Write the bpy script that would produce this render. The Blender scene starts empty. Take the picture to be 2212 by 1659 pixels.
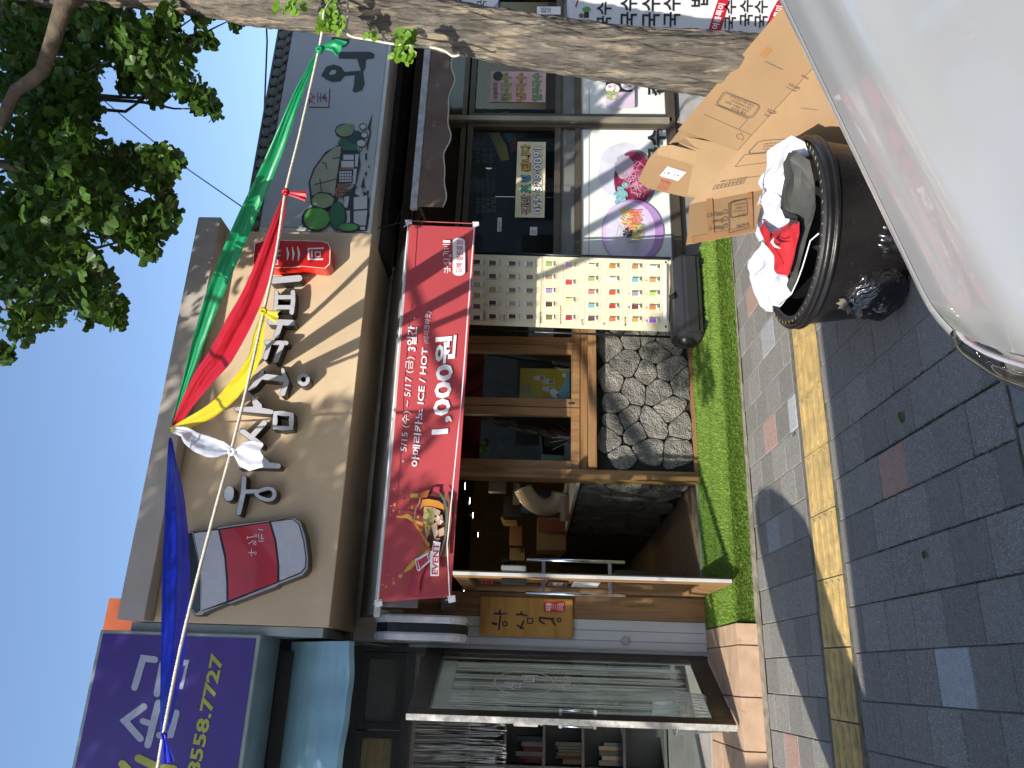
import bpy, bmesh, math, random
import numpy as np
from mathutils import Vector as V, Matrix, noise
random.seed(7); np.random.seed(7)
S = bpy.context.scene
# ---------------------------------------------------------------- camera, sky, sun, exposure
EYE = 1.55; F = 1661.0
PITCH, YAW, ROLL = math.radians(1.9), math.radians(20.6), .021
fw = V((math.sin(YAW)*math.cos(PITCH), math.cos(YAW)*math.cos(PITCH), math.sin(PITCH)))
r0 = V((math.cos(YAW), -math.sin(YAW), 0)); u0 = r0.cross(fw)
rt = r0*math.cos(ROLL)+u0*math.sin(ROLL); up = u0*math.cos(ROLL)-r0*math.sin(ROLL)
CAM = V((0, 0, EYE))
cd = bpy.data.cameras.new('camera'); cam = bpy.data.objects.new('camera', cd); S.collection.objects.link(cam)
cd.sensor_width = 36; cd.lens = F/2212*36; cd.clip_start = .05; cd.clip_end = 3000
m3 = Matrix((-up, rt, -fw)).transposed()      # the phone was held on its side: picture left is up
cam.matrix_world = Matrix.Translation(CAM) @ m3.to_4x4(); S.camera = cam
SAZ, SEL = math.radians(48), math.radians(33)  # direction the light travels, and its height
w = bpy.data.worlds.new('World'); S.world = w; w.use_nodes = True
nt = w.node_tree; bg = nt.nodes['Background']; sky = nt.nodes.new('ShaderNodeTexSky'); sky.sky_type = 'NISHITA'
sky.sun_disc = False; sky.sun_elevation = SEL; sky.sun_rotation = SAZ+math.pi
sky.air_density = 1.0; sky.dust_density = 1.0; sky.ozone_density = 2.2
nt.links.new(sky.outputs[0], bg.inputs[0]); bg.inputs[1].default_value = .15
sd = bpy.data.lights.new('sun', 'SUN'); so = bpy.data.objects.new('sun', sd); S.collection.objects.link(so)
sd.energy = 3.7; sd.angle = math.radians(.53); sd.color = (1, .94, .84)
sdir = V((math.sin(SAZ)*math.cos(SEL), math.cos(SAZ)*math.cos(SEL), -math.sin(SEL)))
so.rotation_euler = sdir.to_track_quat('-Z', 'Y').to_euler()
S.view_settings.view_transform = 'Standard'; S.view_settings.look = 'None'
S.view_settings.exposure = .82; S.view_settings.gamma = 1; S.view_settings.use_curve_mapping = False
S.cycles.max_bounces = 8; S.cycles.transparent_max_bounces = 24

# ---------------------------------------------------------------- measuring: a point of the survey picture carried onto a real plane
def ray(X, Y): return fw + rt*((1659-Y-829.5)/F) - up*((X-1106)/F)
def ony(X, Y, y): d = ray(X, Y); return CAM+d*(y/d.y)
def onx(X, Y, x): d = ray(X, Y); return CAM+d*(x/d.x)
def onz(X, Y, z): d = ray(X, Y); return CAM+d*((z-EYE)/d.z)
def at(X, Y, t): return CAM+ray(X, Y)*t
def zm(ox, oy, s): return lambda x, y: ((ox+x/s)*.54004, (oy+y/s)*.54004)
ID = lambda x, y: (x, y)
Z1 = zm(0, 0, 1.58); Z2 = zm(1000, 0, 1.659); Z3 = zm(600, 900, 1.659); Z4 = zm(200, 1700, 1.2092)
ZB = zm(1450, 800, 1.3827); ZC = zm(1700, 0, 1.6592); ZD = zm(1350, 1700, 1.2094); ZS = zm(1500, 1950, 3.3175)
ZM = zm(1750, 1000, 2.212); ZN = zm(1950, 300, 2.2118); ZQ = zm(2550, 200, 2.7657); ZI = zm(1900, 1850, 2.1067)
ZI2 = zm(1800, 1700, 2.0743); ZL = zm(1350, 2500, 2.4578); ZK = zm(2300, 0, 2.212); ZX = zm(2800, 500, 2.0743)

# ---------------------------------------------------------------- materials
MATS = {}
def M(name, col, rough=.6, metal=0., var=.10, vs=5., bump=.0, bs=60., coat=0., emit=0., col2=None, c2scale=3., c2lo=.45, c2hi=.65,
      aniso=(1, 1, 1), speck=None, speck_s=250., speck_t=.7, trans=0., spec=.5, rndv=.0, detail=4., sheen=0., vor=0., bd=.01):
    if name in MATS: return MATS[name]
    m = bpy.data.materials.new(name); m.use_nodes = True; n = m.node_tree; L = n.links
    b = n.nodes['Principled BSDF']; N = n.nodes.new
    tc = N('ShaderNodeTexCoord'); oi = N('ShaderNodeObjectInfo')
    sc = N('ShaderNodeVectorMath'); sc.operation = 'SCALE'; sc.inputs[0].default_value = (17, 31, 23); L.new(oi.outputs['Random'], sc.inputs['Scale'])
    ad = N('ShaderNodeVectorMath'); ad.operation = 'ADD'; L.new(tc.outputs['Object'], ad.inputs[0]); L.new(sc.outputs[0], ad.inputs[1])
    mp = N('ShaderNodeMapping'); mp.inputs['Scale'].default_value = aniso; L.new(ad.outputs[0], mp.inputs[0])
    def tex(scale, det=detail):
        t = N('ShaderNodeTexNoise'); t.inputs['Scale'].default_value = scale; t.inputs['Detail'].default_value = det; L.new(mp.outputs[0], t.inputs['Vector']); return t
    def mix(fac, a, c):
        x = N('ShaderNodeMix'); x.data_type = 'RGBA'
        if isinstance(fac, float): x.inputs[0].default_value = fac
        else: L.new(fac, x.inputs[0])
        for s, v in ((6, a), (7, c)):
            if isinstance(v, tuple): x.inputs[s].default_value = v+(1,)
            else: L.new(v, x.inputs[s])
        return x.outputs[2]
    def rng(src, lo, hi, a=0., c=1.):
        r = N('ShaderNodeMapRange'); r.inputs[1].default_value = lo; r.inputs[2].default_value = hi; r.inputs[3].default_value = a; r.inputs[4].default_value = c
        L.new(src, r.inputs[0]); return r.outputs[0]
    t1 = tex(vs)
    dk = tuple(max(0, c*(1-var*1.6)) for c in col); lt = tuple(min(1, c*(1+var*1.2)) for c in col)
    out = mix(rng(t1.outputs['Fac'], .3, .7), dk, lt)
    if col2: out = mix(rng(tex(c2scale, 6).outputs['Fac'], c2lo, c2hi), out, col2)
    if speck:
        t3 = tex(speck_s, 1); out = mix(rng(t3.outputs['Fac'], speck_t, speck_t+.06), out, speck)
    if rndv:
        hs = N('ShaderNodeHueSaturation'); L.new(out, hs.inputs['Color']); L.new(rng(oi.outputs['Random'], 0, 1, 1-rndv, 1+rndv), hs.inputs['Value']); out = hs.outputs[0]
    L.new(out, b.inputs['Base Color'])
    t4 = tex(vs*2.3, 3); L.new(rng(t4.outputs['Fac'], .3, .7, max(.02, rough*.82), min(1, rough*1.15)), b.inputs['Roughness'])
    b.inputs['Metallic'].default_value = metal; b.inputs['Specular IOR Level'].default_value = spec
    if coat: b.inputs['Coat Weight'].default_value = coat; b.inputs['Coat Roughness'].default_value = .03
    if sheen: b.inputs['Sheen Weight'].default_value = sheen
    if emit: b.inputs['Emission Color'].default_value = col+(1,); b.inputs['Emission Strength'].default_value = emit
    if bump:
        h = tex(bs, 6).outputs['Fac']
        if vor:
            vo = N('ShaderNodeTexVoronoi'); vo.inputs['Scale'].default_value = vor; L.new(mp.outputs[0], vo.inputs['Vector'])
            mm = N('ShaderNodeMath'); mm.operation = 'MULTIPLY'; L.new(h, mm.inputs[0]); L.new(rng(vo.outputs['Distance'], .0, .45), mm.inputs[1]); h = mm.outputs[0]
        bp = N('ShaderNodeBump'); bp.inputs['Strength'].default_value = bump; bp.inputs['Distance'].default_value = bd
        L.new(h, bp.inputs['Height']); L.new(bp.outputs[0], b.inputs['Normal'])
    if trans:
        tr = N('ShaderNodeBsdfTranslucent'); L.new(out, tr.inputs[0]); ms = N('ShaderNodeMixShader'); ms.inputs[0].default_value = trans
        o = n.nodes['Material Output']; L.new(b.outputs[0], ms.inputs[1]); L.new(tr.outputs[0], ms.inputs[2]); L.new(ms.outputs[0], o.inputs[0])
    MATS[name] = m; return m
def glassmat(name, tint=(.8, .85, .85), refl=1.0, rough=.0):
    if name in MATS: return MATS[name]
    m = bpy.data.materials.new(name); m.use_nodes = True; n = m.node_tree; L = n.links
    n.nodes.remove(n.nodes['Principled BSDF']); N = n.nodes.new
    t = N('ShaderNodeBsdfTransparent'); t.inputs[0].default_value = tint+(1,); g = N('ShaderNodeBsdfGlossy'); g.inputs['Roughness'].default_value = rough
    fr = N('ShaderNodeFresnel'); fr.inputs[0].default_value = 1.52
    mu = N('ShaderNodeMath'); mu.operation = 'MULTIPLY'; mu.inputs[1].default_value = refl*1.6; mu.use_clamp = True; L.new(fr.outputs[0], mu.inputs[0])
    ge = N('ShaderNodeNewGeometry'); iv = N('ShaderNodeMath'); iv.operation = 'SUBTRACT'; iv.inputs[0].default_value = 1; L.new(ge.outputs['Backfacing'], iv.inputs[1])
    m2_ = N('ShaderNodeMath'); m2_.operation = 'MULTIPLY'; L.new(mu.outputs[0], m2_.inputs[0]); L.new(iv.outputs[0], m2_.inputs[1]); mu = m2_
    ms = N('ShaderNodeMixShader'); L.new(mu.outputs[0], ms.inputs[0]); L.new(t.outputs[0], ms.inputs[1]); L.new(g.outputs[0], ms.inputs[2])
    L.new(ms.outputs[0], n.nodes['Material Output'].inputs[0]); MATS[name] = m; return m
def wood(name, col, dark, s=3., ax=(1, 1, .08), rough=.5):
    return M(name, col, rough, var=.12, vs=s*4, col2=dark, c2scale=s*9, c2lo=.5, c2hi=.7, aniso=ax, bump=.15, bs=s*25)

# ---------------------------------------------------------------- objects
OW = {}
def tag(o, label=None, cat=None, group=None, kind=None):
    if label: o['label'] = label
    if cat: o['category'] = cat
    if group: o['group'] = group
    if kind: o['kind'] = kind
    return o
def thing(name, label, cat, loc=(0, 0, 0), group=None):
    o = bpy.data.objects.new(name, None); S.collection.objects.link(o); o.location = loc; o.empty_display_size = .1
    OW[o.name] = V(loc); return tag(o, label, cat, group)
class MB:
    def __init__(s): s.v = []; s.f = []; s.m = []
    def add(s, vs, fs, mi=0):
        b = len(s.v); s.v += [V(p) for p in vs]; s.f += [tuple(i+b for i in f) for f in fs]; s.m += [mi]*len(fs); return s
    def box(s, x0, x1, y0, y1, z0, z1, mi=0):
        return s.obox(V((x0, y0, z0)), V((x1-x0, 0, 0)), V((0, y1-y0, 0)), V((0, 0, z1-z0)), mi)
    def obox(s, o, a, b, c, mi=0):
        o, a, b, c = V(o), V(a), V(b), V(c)
        if a.cross(b).dot(c) < 0: a, b = b, a
        return s.add([o, o+a, o+a+b, o+b, o+c, o+a+c, o+a+b+c, o+b+c],
                     [(0, 3, 2, 1), (4, 5, 6, 7), (0, 1, 5, 4), (1, 2, 6, 5), (2, 3, 7, 6), (3, 0, 4, 7)], mi)
    def quad(s, *p, mi=0): return s.add(p, [tuple(range(len(p)))], mi)
    def prism(s, poly, d, mi=0, side=None, cap0=True):
        n = len(poly); d = V(d); side = mi if side is None else side
        b = len(s.v); s.v += [V(p) for p in poly]+[V(p)+d for p in poly]
        s.f.append(tuple(b+n+i for i in range(n))); s.m.append(mi)
        if cap0: s.f.append(tuple(b+i for i in reversed(range(n)))); s.m.append(side)
        for i in range(n): s.f.append((b+i, b+(i+1) % n, b+n+(i+1) % n, b+n+i)); s.m.append(side)
        return s
    def tube(s, path, r, seg=8, mi=0, cap=True):
        path = [V(p) for p in path]; n = len(path); rs = r if isinstance(r, (list, tuple)) else [r]*n; b = len(s.v); ref = None
        for i, p in enumerate(path):
            t = (path[min(i+1, n-1)]-path[max(i-1, 0)]).normalized()
            if ref is None: ref = t.cross(V((0, 0, 1)) if abs(t.z) < .9 else V((1, 0, 0))).normalized()
            ref = (ref-t*ref.dot(t)).normalized(); bi = t.cross(ref)
            for k in range(seg):
                a = k/seg*math.tau; s.v.append(p+(ref*math.cos(a)+bi*math.sin(a))*rs[i])
        for i in range(n-1):
            for k in range(seg):
                k2 = (k+1) % seg; s.f.append((b+i*seg+k, b+i*seg+k2, b+(i+1)*seg+k2, b+(i+1)*seg+k)); s.m.append(mi)
        if cap:
            s.f.append(tuple(b+k for k in reversed(range(seg)))); s.m.append(mi)
            s.f.append(tuple(b+(n-1)*seg+k for k in range(seg))); s.m.append(mi)
        return s
    def lathe(s, c, prof, seg=32, mi=0, axis=2):
        b = len(s.v); c = V(c)
        for (r, h) in prof:
            for k in range(seg):
                a = k/seg*math.tau
                p = (r*math.cos(a), r*math.sin(a), h) if axis == 2 else ((r*math.cos(a), h, r*math.sin(a)) if axis == 1 else (h, r*math.cos(a), r*math.sin(a)))
                s.v.append(c+V(p))
        for i in range(len(prof)-1):
            for k in range(seg):
                k2 = (k+1) % seg; s.f.append((b+i*seg+k, b+i*seg+k2, b+(i+1)*seg+k2, b+(i+1)*seg+k)); s.m.append(mi)
        return s
    def grid(s, fn, nu, nv, mi=0):
        b = len(s.v)
        for j in range(nv+1):
            for i in range(nu+1): s.v.append(V(fn(i/nu, j/nv)))
        for j in range(nv):
            for i in range(nu):
                a = b+j*(nu+1)+i; s.f.append((a, a+1, a+nu+2, a+nu+1)); s.m.append(mi)
        return s
    def mesh(s, name, mats, off=V((0, 0, 0)), smooth=False):
        me = bpy.data.meshes.new(name); me.from_pydata([p-off for p in s.v], [], s.f)
        for m in (mats if isinstance(mats, (list, tuple)) else [mats]): me.materials.append(m)
        if isinstance(mats, (list, tuple)) and len(mats) > 1: me.polygons.foreach_set('material_index', s.m)
        if smooth: me.polygons.foreach_set('use_smooth', [True]*len(s.f))
        me.update(); return me
    def build(s, name, mats, parent=None, smooth=False, bevel=0, solid=0):
        off = OW[parent.name] if parent else V((0, 0, 0))
        me = s.mesh(name, mats, off, smooth)
        if bevel or solid:
            bm = bmesh.new(); bm.from_mesh(me)
            if solid: bmesh.ops.solidify(bm, geom=bm.faces[:], thickness=solid)
            if bevel:
                bmesh.ops.recalc_face_normals(bm, faces=bm.faces[:])
                es = [e for e in bm.edges if len(e.link_faces) == 2 and e.calc_face_angle(0) > .5]
                bmesh.ops.bevel(bm, geom=es, offset=bevel, segments=2, affect='EDGES', clamp_overlap=True)
            bm.to_mesh(me); bm.free()
        o = bpy.data.objects.new(name, me); S.collection.objects.link(o)
        if parent: o.parent = parent
        OW[o.name] = off.copy(); return o
def Box(name, mat, parent, x0, x1, y0, y1, z0, z1, bevel=.003): return MB().box(x0, x1, y0, y1, z0, z1).build(name, mat, parent, bevel=bevel)
def single(name, mb, mats, label, cat, group=None, loc=None, local=False, **k):
    if loc is not None and not local:
        dummy = V(loc); mb.v = [q-dummy for q in mb.v]
    o = mb.build(name, mats, None, **k)
    if loc is not None: o.location = loc; OW[o.name] = V(loc)
    return tag(o, label, cat, group)
def inst(src, loc, parent, rot=None, scale=None):
    o = src.copy(); S.collection.objects.link(o); o.parent = parent; o.location = V(loc)-(OW[parent.name] if parent else V((0, 0, 0)))
    if rot: o.rotation_euler = rot
    if scale: o.scale = scale
    OW[o.name] = V(loc); return o
TXT = {}
def glyphs(body, bold=0.):
    k = (body, bold)
    if k in TXT: return TXT[k]
    cu = bpy.data.curves.new('t', 'FONT'); cu.body = body; cu.offset = bold; cu.resolution_u = 2; cu.fill_mode = 'FRONT'
    ob = bpy.data.objects.new('t', cu); S.collection.objects.link(ob)
    dg = bpy.context.evaluated_depsgraph_get(); me = ob.evaluated_get(dg).to_mesh()
    vs = [(v.co.x, v.co.y) for v in me.vertices]; fs = [tuple(p.vertices) for p in me.polygons]
    bpy.data.objects.remove(ob); bpy.data.curves.remove(cu)
    if not vs: vs = [(0, 0), (1, 0), (1, 1)]; fs = []
    xs = [a for a, _ in vs]; ys = [b for _, b in vs]; x0, x1, y0, y1 = min(xs), max(xs), min(ys), max(ys)
    vs = [((a-x0)/max(x1-x0, 1e-6), (b-y0)/max(y1-y0, 1e-6)) for a, b in vs]
    TXT[k] = (vs, fs); return TXT[k]
class Print:
    """flat print lying on a plane: o + u*ux + v*uz, layers stacked along n"""
    def __init__(s, conv, project, n, zf=ID, lift=.002, deform=None):
        s.conv = conv; s.pr = project; s.n = V(n); s.z = zf; s.k = 0; s.lift = lift; s.mb = MB(); s.mats = []; s.df = deform; s.step = .00012
    def mi(s, m):
        if m not in s.mats: s.mats.append(m)
        return s.mats.index(m)
    def P(s, x, y, l):
        p = s.pr(*s.z(x, y))+s.n*(s.lift+l)
        if s.df: p = p+s.n*s.df(p)
        return p
    def nxt(s): s.k += 1; return s.k*s.step
    def poly(s, pts, m):
        l = s.nxt(); s.mb.add([s.P(x, y, l) for x, y in pts], [tuple(range(len(pts)))], s.mi(m)); return s
    def ell(s, cx, cy, rx, ry, m, n=28, rot=0, wob=0):
        pts = []
        for i in range(n):
            a = i/n*math.tau; q = 1+wob*(random.random()-.5); x = rx*math.cos(a)*q; y = ry*math.sin(a)*q
            pts.append((cx+x*math.cos(rot)-y*math.sin(rot), cy+x*math.sin(rot)+y*math.cos(rot)))
        return s.poly(pts, m)
    def stroke(s, pts, w, m, closed=False):
        s.poly(outline(pts, w, closed), m) if not closed else s.ring(pts, w, m); return s
    def ring(s, pts, w, m):
        l = s.nxt(); n = len(pts); cx = sum(p[0] for p in pts)/n; cy = sum(p[1] for p in pts)/n
        o = []; i_ = []
        for x, y in pts:
            d = math.hypot(x-cx, y-cy) or 1; o.append((x+(x-cx)/d*w/2, y+(y-cy)/d*w/2)); i_.append((x-(x-cx)/d*w/2, y-(y-cy)/d*w/2))
        vs = [s.P(x, y, l) for x, y in o+i_]
        s.mb.add(vs, [(k, (k+1) % n, n+(k+1) % n, n+k) for k in range(n)], s.mi(m)); return s
    def rect(s, x0, x1, y0, y1, m, r=0):
        if not r: return s.poly([(x0, y0), (x1, y0), (x1, y1), (x0, y1)], m)
        pts = []
        for cx, cy, a0 in ((x1-r, y1-r, 0), (x0+r, y1-r, 90), (x0+r, y0+r, 180), (x1-r, y0+r, 270)):
            for i in range(6): a = math.radians(a0+i*18); pts.append((cx+r*math.cos(a), cy+r*math.sin(a)))
        return s.poly(pts, m)
    def text(s, body, A, B, H, m, bold=0.):
        vs, fs = glyphs(body, bold); l = s.nxt(); A, B, H = V(A), V(B), V(H)
        # straight carry through the plane, so perspective stays right
        P = [A+(B-A)*a+(H-A)*b for a, b in vs]
        s.mb.add([s.P(p.x, p.y, l) for p in P], fs, s.mi(m)); return s
    def done(s, parent, name='printing'):
        o = s.mb.build(name, s.mats, parent); return o
def outline(pts, w, closed=False):
    pts = [V(p).to_2d() if len(p) > 2 else V((p[0], p[1])) for p in pts]; n = len(pts); L = []; R = []
    ws = w if isinstance(w, (list, tuple)) else [w]*n
    for i, p in enumerate(pts):
        a = (p-pts[i-1]).normalized() if i else (pts[1]-p).normalized(); b = (pts[i+1]-p).normalized() if i < n-1 else a
        t = (a+b).normalized() if (a+b).length > .01 else a; nn = V((-t.y, t.x)); k = ws[i]/2/max(.5, nn.dot(V((-a.y, a.x))))
        L.append(p+nn*k); R.append(p-nn*k)
    def cap(c, d, r):
        a0 = math.atan2(d.y, d.x); return [c+V((math.cos(a0+math.radians(q)), math.sin(a0+math.radians(q))))*r for q in (-54, -18, 18, 54)]
    e = (pts[-1]-pts[-2]).normalized(); b = (pts[0]-pts[1]).normalized()
    out = R+cap(pts[-1], e, ws[-1]/2)+L[::-1]+cap(pts[0], b, ws[0]/2)
    return [(p.x, p.y) for p in out]
def catmull_(P_, k=6):
    o = []
    for i in range(len(P_)-1):
        a, b, c, d = P_[max(0, i-1)], P_[i], P_[i+1], P_[min(len(P_)-1, i+2)]
        for j in range(k): t = j/k; o.append(.5*((2*b)+(c-a)*t+(2*a-5*b+4*c-d)*t*t+(3*b-a-3*c+d)*t**3))
    o.append(P_[-1]); return o
def facade(y): return lambda X, Y: ony(X, Y, y)
NF = (0, -1, 0)
def G(y): return .022*max(0, y-2.4)
# ================================================================ materials used widely
beige = M('render_beige', (.64, .49, .32), .55, var=.07, vs=2.2, bump=.08, bs=14)
browtrim = M('trim_taupe', (.45, .40, .36), .5, var=.05); soffit = M('soffit_brown', (.22, .175, .14), .6)
alu = M('aluminium', (.45, .44, .41), .38, metal=.7, var=.08); alud = M('frame_dark', (.055, .052, .05), .35, metal=.3, var=.1)
bronze = M('frame_bronze', (.10, .082, .062), .38, metal=.35, var=.12); olive = M('frame_olive', (.13, .115, .08), .4, metal=.3)
oak = wood('oak', (.30, .165, .07), (.16, .08, .03), 3.); oakh = wood('oak_flat', (.30, .165, .07), (.16, .08, .03), 3., (.08, 1, 1))
honey = wood('plaque_wood', (.48, .24, .05), (.34, .15, .03), 2.5, (.08, 1, 1), .35)
white = M('white_plain', (.78, .78, .78), .4, var=.03); offw = M('white_dirty', (.62, .62, .61), .5, var=.08, col2=(.35, .33, .30), c2lo=.62, c2hi=.8)
black = M('black_plain', (.012, .012, .013), .35, var=.1); ink = M('ink', (.015, .015, .018), .5, var=.0)
dark = M('dark_room', (.018, .015, .013), .8); grey = M('grey_plain', (.22, .22, .22), .5)
glass = glassmat('glass', (.80, .86, .84), 1.0); glassd = glassmat('glass_dim', (.66, .70, .69), 1.1)
steel = M('steel', (.62, .62, .62), .18, metal=1., var=.05)
redp = M('print_red', (.52, .045, .06), .6, var=.04); wp = M('print_white', (.82, .82, .84), .55, var=.02)
stone = M('basalt', (.20, .19, .172), .95, var=.25, vs=9, col2=(.34, .315, .275), c2scale=5, bump=1.0, bs=90, vor=55, rndv=.14, bd=.03)
mortar = M('mortar', (.025, .024, .024), .95)
asph = M('asphalt', (.05, .05, .052), .9, var=.15, bump=.5, bs=220, speck=(.12, .12, .12), speck_s=300)
# ================================================================ ground
def sheet(name, x0, x1, y0, y1, z, m, f=None):
    mb = MB(); mb.quad((x0, y0, f(y0) if f else z), (x1, y0, f(y0) if f else z), (x1, y1, f(y1) if f else z), (x0, y1, f(y1) if f else z))
    return tag(mb.build(name, m), kind='structure')
sheet('ground', -400, 400, -400, 400, -.19, M('ground_far', (.09, .09, .085), .95))
sheet('road', -60, 60, -9.5, 2.3, -.13, asph)
bed = sheet('pavement', -25, 25, 2.42, 5.7, 0, M('joint_sand', (.13, .118, .09), .95, var=.2, vs=30, col2=(.05, .07, .025), c2scale=7, c2lo=.56, c2hi=.66, bump=.4, bs=200), lambda y: G(y)-.006)
granite = dict(var=.10, vs=40, bump=.5, bs=300, speck_s=230, speck_t=.60, rndv=.16)
pg = M('paver_grey', (.195, .183, .160), .85, speck=(.40, .40, .41), **granite); pp = M('paver_pink', (.33, .215, .175), .85, speck=(.46, .33, .29), **granite)
pw = M('paver_white', (.36, .37, .38), .85, speck=(.14, .14, .14), **granite)
def piece(name, sx, sy, h, m, bev=.004):
    mb = MB().box(-sx/2, sx/2, -sy/2, sy/2, -h, 0); me = mb.mesh(name, m); bm = bmesh.new(); bm.from_mesh(me)
    es = [e for e in bm.edges if all(v.co.z > -.001 for v in e.verts)]; bmesh.ops.bevel(bm, geom=es, offset=bev, segments=1, affect='EDGES'); bm.to_mesh(me); bm.free(); return me
PX, PY = .2075, .262
pm = {k: piece('paver', PX-.004, PY-.004, .05, v) for k, v in (('g', pg), ('p', pp), ('w', pw))}
pm2 = {k: piece('paver', PX-.004, .2345, .05, v) for k, v in (('g', pg), ('p', pp), ('w', pw))}
tilt = math.atan(.022)
special = {(0, 3.07): 'w', (4, 3.36): 'p', (4, 4.86): 'w', (7, 4.76): 'p', (-2, 5.0): 'p', (8, 3.0): 'w', (10, 4.6): 'w', (12, 5.0): 'p', (7, 4.3): 'w'}
npv = 0
for i in range(-6, 18):
    x = .035+i*PX+.0; 
    for band, (ya, yb) in enumerate(((2.43, 3.87), (4.29, 5.25))):
        py = .238; y = ya+py/2-(py/2 if i % 2 else 0)
        while y < yb+py/2 and npv < 300:
            y0 = max(ya, y-py/2+.0018); y1 = min(yb, y+py/2-.0018)
            if y1-y0 > .03:
                k = 'g'
                for (ci, cy), c in special.items():
                    if ci == i and abs(cy-(y0+y1)/2) < .12: k = c
                o = bpy.data.objects.new('paver', pm2[k]); S.collection.objects.link(o); o.parent = bed
                yc = (y0+y1)/2; o.location = (x, yc, G(yc)+random.uniform(-.0015, .0015)); o.scale = (1, (y1-y0)/.2345, 1)
                o.rotation_euler = (tilt+random.uniform(-.004, .004), random.uniform(-.004, .004), 0); npv += 1
            y += py
mb = MB()
for (xa, xb) in ((-14, .035-6.5*PX), (.035+17.5*PX, 16)):
    x = xa
    while x < xb-.1:
        for ya, yb in ((2.43, 3.87), (4.29, 5.25)):
            y = ya
            while y < yb: y1 = min(y+.238, yb); mb.quad((x+.004, y+.004, G(y)), (min(x+PX, xb)-.002, y+.004, G(y)), (min(x+PX, xb)-.002, y1-.002, G(y1)), (x+.004, y1-.002, G(y1))); y = y1
        x += PX
tag(mb.build('paver_field', pg, bed), kind='stuff')
# concrete strip between pavers and shop step
mb = MB(); mb.quad((-14, 5.25, G(5.25)+.003), (16, 5.25, G(5.25)+.003), (16, 5.8, G(5.8)+.003), (-14, 5.8, G(5.8)+.003))
tag(mb.build('concrete_strip', M('concrete_old', (.30, .26, .20), .95, var=.15, vs=14, bump=.5, bs=90, col2=(.16, .14, .10), c2scale=9)), kind='structure')
# tactile strip
yel = M('tactile_yellow', (.53, .375, .145), .8, var=.15, vs=18, bump=.3, bs=260, col2=(.34, .25, .11), c2scale=7, c2lo=.5, c2hi=.7, rndv=.12)
mb = MB().box(-.165, .165, -.16, .16, -.05, 0)
for k in range(4):
    yc = -.119+k*.079; pts = []
    for cx, a0 in ((.135, -90), (-.135, 90)):
        for q in range(7): a = math.radians(a0+q*30); pts.append((cx+.013*math.cos(a), yc+.020*math.sin(a), -.001))
    mb.prism(pts, (0, 0, .006))
    for q in range(13): xx = -.125+q*.02; mb.obox((xx, yc-.012, .0045), (.012, .016, 0), (.003, -.002, 0), (0, 0, .003))
tm = mb.mesh('tactile_paver', yel)
strip = tag(bpy.data.objects.new('tactile_strip', MB().quad((-12, 3.875, G(3.9)-.008), (14, 3.875, G(3.9)-.008), (14, 4.285, G(4.28)-.008), (-12, 4.285, G(4.28)-.008)).mesh('t', M('joint_sand', (0, 0, 0)))), kind='structure'); S.collection.objects.link(strip); OW[strip.name] = V((0, 0, 0))
for i in range(-6, 14):
    x = 1.33-.3375*(4-i)+.02; yc = 4.06-.013*x+.02
    o = bpy.data.objects.new('tactile_paver', tm); S.collection.objects.link(o); o.parent = strip
    o.location = (x, yc, G(yc)+.002); o.rotation_euler = (tilt, 0, -.013+random.uniform(-.006, .006))
# kerb stones
kb = bpy.data.objects.new('kerb', MB().box(-25, 25, 2.27, 2.405, -.2, -.02).mesh('kerb', mortar)); S.collection.objects.link(kb); tag(kb, kind='structure'); OW[kb.name] = V((0, 0, 0))
km = piece('kerb_stone', .99, .16, .2, M('kerb_granite', (.27, .27, .26), .9, speck=(.12, .12, .12), **granite), .012)
for i in range(-6, 10):
    o = bpy.data.objects.new('kerb_stone', km); S.collection.objects.link(o); o.parent = kb; o.location = (i*1.0+.3, 2.338, .002)
# fallen leaves and moss tufts on the pavement
# ================================================================ step in front of the cafe, artificial turf
def yf(x): return 5.42-.045*x
turfm = M('turf_blade', (.235, .37, .06), .45, var=.35, vs=60, trans=.25, spec=.4); turfb = M('turf_base', (.12, .20, .03), .9, var=.2, vs=50)
tb = MB(); X0, X1 = .37, 3.42
tb.add([(X0, yf(X0), .19), (X1, yf(X1), .19), (X1, 6.33, .19), (X0, 6.33, .19), (X0, yf(X0)-.02, .03), (X1, yf(X1)-.02, .03), (X0, 6.33, .03), (X1, 6.33, .03)],
       [(0, 1, 2, 3), (4, 5, 1, 0), (5, 7, 2, 1), (4, 0, 3, 6)])
turf = tag(tb.build('artificial_turf', turfb), 'bright green artificial turf laid over the step before the cafe', 'artificial turf')
def blades(n, fn, name, parent, m, h=.022, wd=.0042):
    vs = np.zeros((n*3, 3)); 
    for i in range(n):
        p, nn = fn(); a = random.uniform(0, math.tau); t = V((math.cos(a), math.sin(a), 0)); t = (t-nn*t.dot(nn)).normalized()*wd/2
        q = p+nn*h*random.uniform(.6, 1.15)+V((random.gauss(0, 1), random.gauss(0, 1), random.gauss(0, .6)))*h*.33
        vs[i*3] = p-t; vs[i*3+1] = p+t; vs[i*3+2] = q
    me = bpy.data.meshes.new(name); me.vertices.add(n*3); me.vertices.foreach_set('co', vs.ravel()); me.loops.add(n*3); me.polygons.add(n)
    me.loops.foreach_set('vertex_index', np.arange(n*3)); me.polygons.foreach_set('loop_start', np.arange(0, n*3, 3)); me.polygons.foreach_set('loop_total', [3]*n)
    me.materials.append(m); me.update(); o = bpy.data.objects.new(name, me); S.collection.objects.link(o); o.parent = parent; tag(o, kind='stuff'); return o
def ft():
    x = random.uniform(X0, X1); y0 = yf(x)
    if random.random() < .75: return V((x, random.uniform(y0, 6.3), .19)), V((0, 0, 1))
    return V((x, y0-random.uniform(0, .02), random.uniform(.06, .19))), V((0, -.8, .6))
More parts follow.
